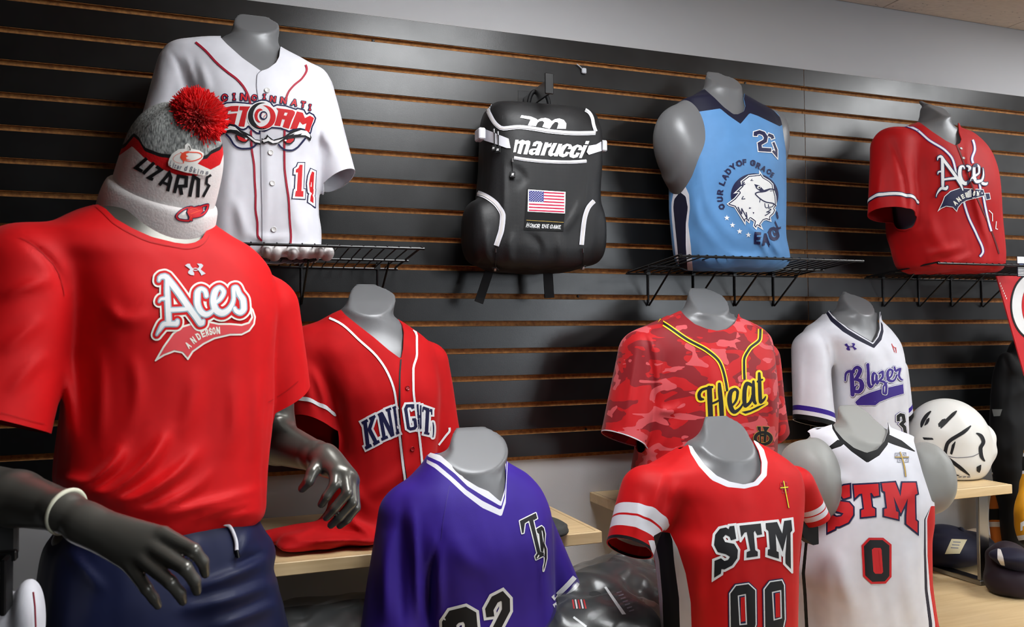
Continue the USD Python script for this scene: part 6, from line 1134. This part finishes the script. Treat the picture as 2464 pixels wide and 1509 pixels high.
# pennant board
Yp = 1.96; bp = [onY([p], Yp)[0] for p in ((2398, 664), (2590, 664), (2540, 905), (2466, 905))]
def slab(poly2, y0, y1):
    m = trimesh.creation.extrude_polygon(poly2, y1-y0, engine='earcut'); V = np.array(m.vertices); return trimesh.Trimesh(np.stack([V[:, 0], y1-V[:, 2], V[:, 1]], 1), np.array(m.faces)[:, ::-1], process=False)
pen = Thing('pennant', 'red pennant board with a white disc and red centre, cut off by the frame', 'pennant', onY([(2480, 905)], Yp)[0])
pen.part('board', slab(PG([(b[0], b[2]) for b in bp]), Yp, Yp+.004), plain('pennant_red', srgb(200, 24, 32), .5))
c = onY([(2488, 738)], Yp)[0]; bd_ = PG([(b[0], b[2]) for b in bp])
for rx, rz, k, mt in ((.106, .112, 1, 'iblack'), (.100, .106, 2, 'iw'), (.058, .078, 3, 'ired')): pen.part('disc' if k > 1 else 'disc_edge', slab(ell(c[0], c[2], rx, rz), Yp-.0012*k, Yp-.0012*(k-1)-.0001), M[mt])
for k in range(7):
    p = onY([(2406+k*2.6, 682+k*6)], Yp)[0]; pen.part('fine_print', slab(box(p[0]-.0015, p[2]-.003, p[0]+.0015, p[2]+.003), Yp-.0006, Yp-.0001), M['icream'])
p = onY([(2458, 640)], 1.90)[0]; pt_ = Thing('price_card', 'small white and blue barcode card clipped on the right wire shelf', 'price card', p-[0, 0, .03]); pt_.part('card', bx(p-[.02, .001, .034], p+[.022, .001, .03], .0005), M['navy']); pt_.part('print', bx(p+[-.019, -.0016, .008], p+[.021, -.0011, .029]), M['iw']); pt_.part('print', bx(p+[-.019, -.0016, -.002], p+[.021, -.0011, .006]), plain('print_blue', srgb(60, 84, 150), .5))
for k in range(6): pt_.part('bar', bx(p+[-.017, -.0016, -.031+k*.0048], p+[.02, -.0011, -.0285+k*.0048]), M['iw'])

# ---- knit hat on the wooden shelf
c = onZ([(1322, 1272)], SZ+.016)[0]; G, A = blob([(c+[-.02, .02, 0], (.066, .075, .018), 0., 2.6), (c+[-.06, .05, .006], (.07, .07, .022))], h=.005, amp=.001, seed=61, floor=SZ+.0006, k=.02)
z = G.z; A = A+.004*np.exp(-((z-c[2]-.002)/.003)**2)
t = Thing('knit_hat', 'dark grey knit hat folded flat on the shelf corner beside the purple jersey', 'hat', c-[0, 0, .016]); t.part('crown', surface(G, A), M['grey_knit'])
# ---- bagged goods on the platform
def bagged(name, label, parts, seed, prints=()):
    fl = PZ+.002; G, A = blob(parts, h=.0075, amp=.006, fr=13, seed=seed, floor=fl+.006, k=.03, crease=.006)
    t = Thing(name, label, 'bagged apparel', np.mean([p[0] for p in parts], 0)*[1, 1, 0]+[0, 0, fl]); t.part('garment', surface(G, A), M['bagged'])
    for q, mt, lay in prints: put(t, (G, A), 0., 'trim', q, mt, lay)
    G2, A2 = blob([(p[0], np.array(p[1])+.012, *p[2:]) for p in parts], h=.0075, amp=.009, fr=17, seed=seed+1, floor=fl, k=.02, crease=.016); t.part('plastic_bag', surface(G2, A2), M['film']); return t
def zp(px, dz): return onZ([px], PZ+dz)[0]
C84 = T(1380, 1330, 8.43)
bagged('bagged_apparel', 'clear plastic bags of black apparel with white trim and a flag patch on platform', [(onY([(1470, 1440)], 1.72)[0], (.13, .10, .075), .2), (onY([(1520, 1390)], 1.84)[0], (.075, .06, .06)), (onY([(1400, 1470)], 1.66)[0], (.12, .09, .07)), (onY([(1560, 1460)], 1.74)[0], (.09, .08, .07)), (onY([(1440, 1530)], 1.56)[0], (.15, .08, .07))], 71,
       [(Polygon(C84([(620, 720), (660, 700), (1060, 1260), (980, 1265)])), 'iw', 2), (Polygon(C84([(1210, 1010), (1280, 920), (1400, 900), (1520, 960), (1830, 1170), (1820, 1270), (1560, 1050), (1400, 990), (1280, 1010)])), 'ipinkish', 2)] +
       [(Polygon(C84([(-30+k*56, 970), (0+k*56, 965), (30+k*60, 1150), (0+k*60, 1155)])), 'ired' if k % 2 == 0 else 'iw', 2+k % 2) for k in range(5)] + [(st(C84([(870+k*42, 830+k*62), (970+k*42, 800+k*62)]), 3), 'igrey', 2) for k in range(7)] + [(st(C84([(0, 1320), (260, 1509)]), 5), 'iw', 2)])
bagged('bagged_apparel', 'dark bagged garments in the shade below the maple shelf, beside the purple jersey', [(onY([(740, 1530)], 1.80)[0], (.17, .12, .05)), (onY([(880, 1520)], 1.78)[0], (.12, .10, .055))], 81)
# ---- white trousers and belt at the lower left
c = onY([(55, 1490)], 1.35)[0]
G, A = blob([(onY([(68, 1500)], 1.35)[0], (.022, .045, .062)), (onY([(12, 1520)], 1.36)[0], (.03, .045, .055))], h=.005, amp=.002, fr=10, seed=91, k=.012); t = Thing('trousers', 'white trousers with a black belt strap in the lower left corner', 'trousers', c-[0, 0, .1]); t.part('cloth', surface(G, A), M['white'])
t.part('seam', tube(onY([(80, 1425), (84, 1460), (86, 1509)], 1.305), .0012, 6), M['imaroon']); p0, p1 = onY([(20, 1330)], 1.33)[0], onY([(24, 1480)], 1.29)[0]
t.part('belt', bx(p1-[.012, .004, .0], [p0[0]+.006, p0[1]+.002, p0[2]], .002), M['black']); t.part('buckle', bx(p0-[.018, .012, .01], p0+[.012, .002, .004], .002), M['black_pl']); q0 = onY([(20, 1300)], 1.34)[0]; t.part('waist_panel', bx(q0-[.06, .01, .022], q0+[.012, .01, .03], .004), plain('charcoal', srgb(46, 46, 46), .8))
# stand under it
st_ = Thing('display_stand', 'dark display block holding the white trousers in the lower left corner', 'display stand', [c[0], 1.37, FL]); st_.part('block', bx((c[0]-.16, 1.33, FL+.001), (c[0]+.02, 1.55, c[2]-.09), .004), M['laminate'])
# black undersleeve below the red jersey's far cuff
sp = [(1914, 1262), (1922, 1246), (1944, 1250), (1956, 1266), (1957, 1304), (1946, 1306), (1926, 1290)]
P = [onY([p], 1.50)[0] for p in sp]; m = slab(PG([(p[0], p[2]) for p in P]).buffer(.002), 1.485, 1.515); m = trimesh.Trimesh(*trimesh.remesh.subdivide(m.vertices, m.faces)); stmr.part('undersleeve', m, M['black'])
# ---- little things on the wall: a clear plastic hook, screw heads
p = onY([(1403, 172)], D-.026)[0]; t = Thing('plastic_hook', 'small clear plastic hook on the slatwall between backpack and blue jersey', 'hook', p); t.part('hook', cat(bx(p-[.004, .004, .006], p+[.010, .004, .010], .002), tube(p+np.array([[-.02, 0, .02], [-.008, 0, .012], [.004, -.002, 0]]), .0014, 6)), M['film2'] if 'film2' in M else M['isilver'])
for i, (x, y) in enumerate(((340, 43), (898, 98), (896, 295), (1793, 200), (2154, 247), (1391, 713), (1410, 1033))):
    p = onY([(x, y)], D-.0085)[0]; t = Thing('screw', ['screw head in the top left groove', 'screw head in the groove right of the white jersey, upper one', 'screw head in the groove right of the white jersey, lower one', 'screw head in the groove right of the blue jersey neck', 'screw head in the groove left of the right red jersey', 'screw head in the groove below the backpack straps', 'screw head in the lowest groove left of the camouflage jersey'][i], 'screw', p, group='screw heads in the slatwall'); t.part('head', orient(lathe([(0, .0026), (.0032, .002), (.0042, 0)][::-1], 12), p, (0, -1, 0)), M['black_pl'])
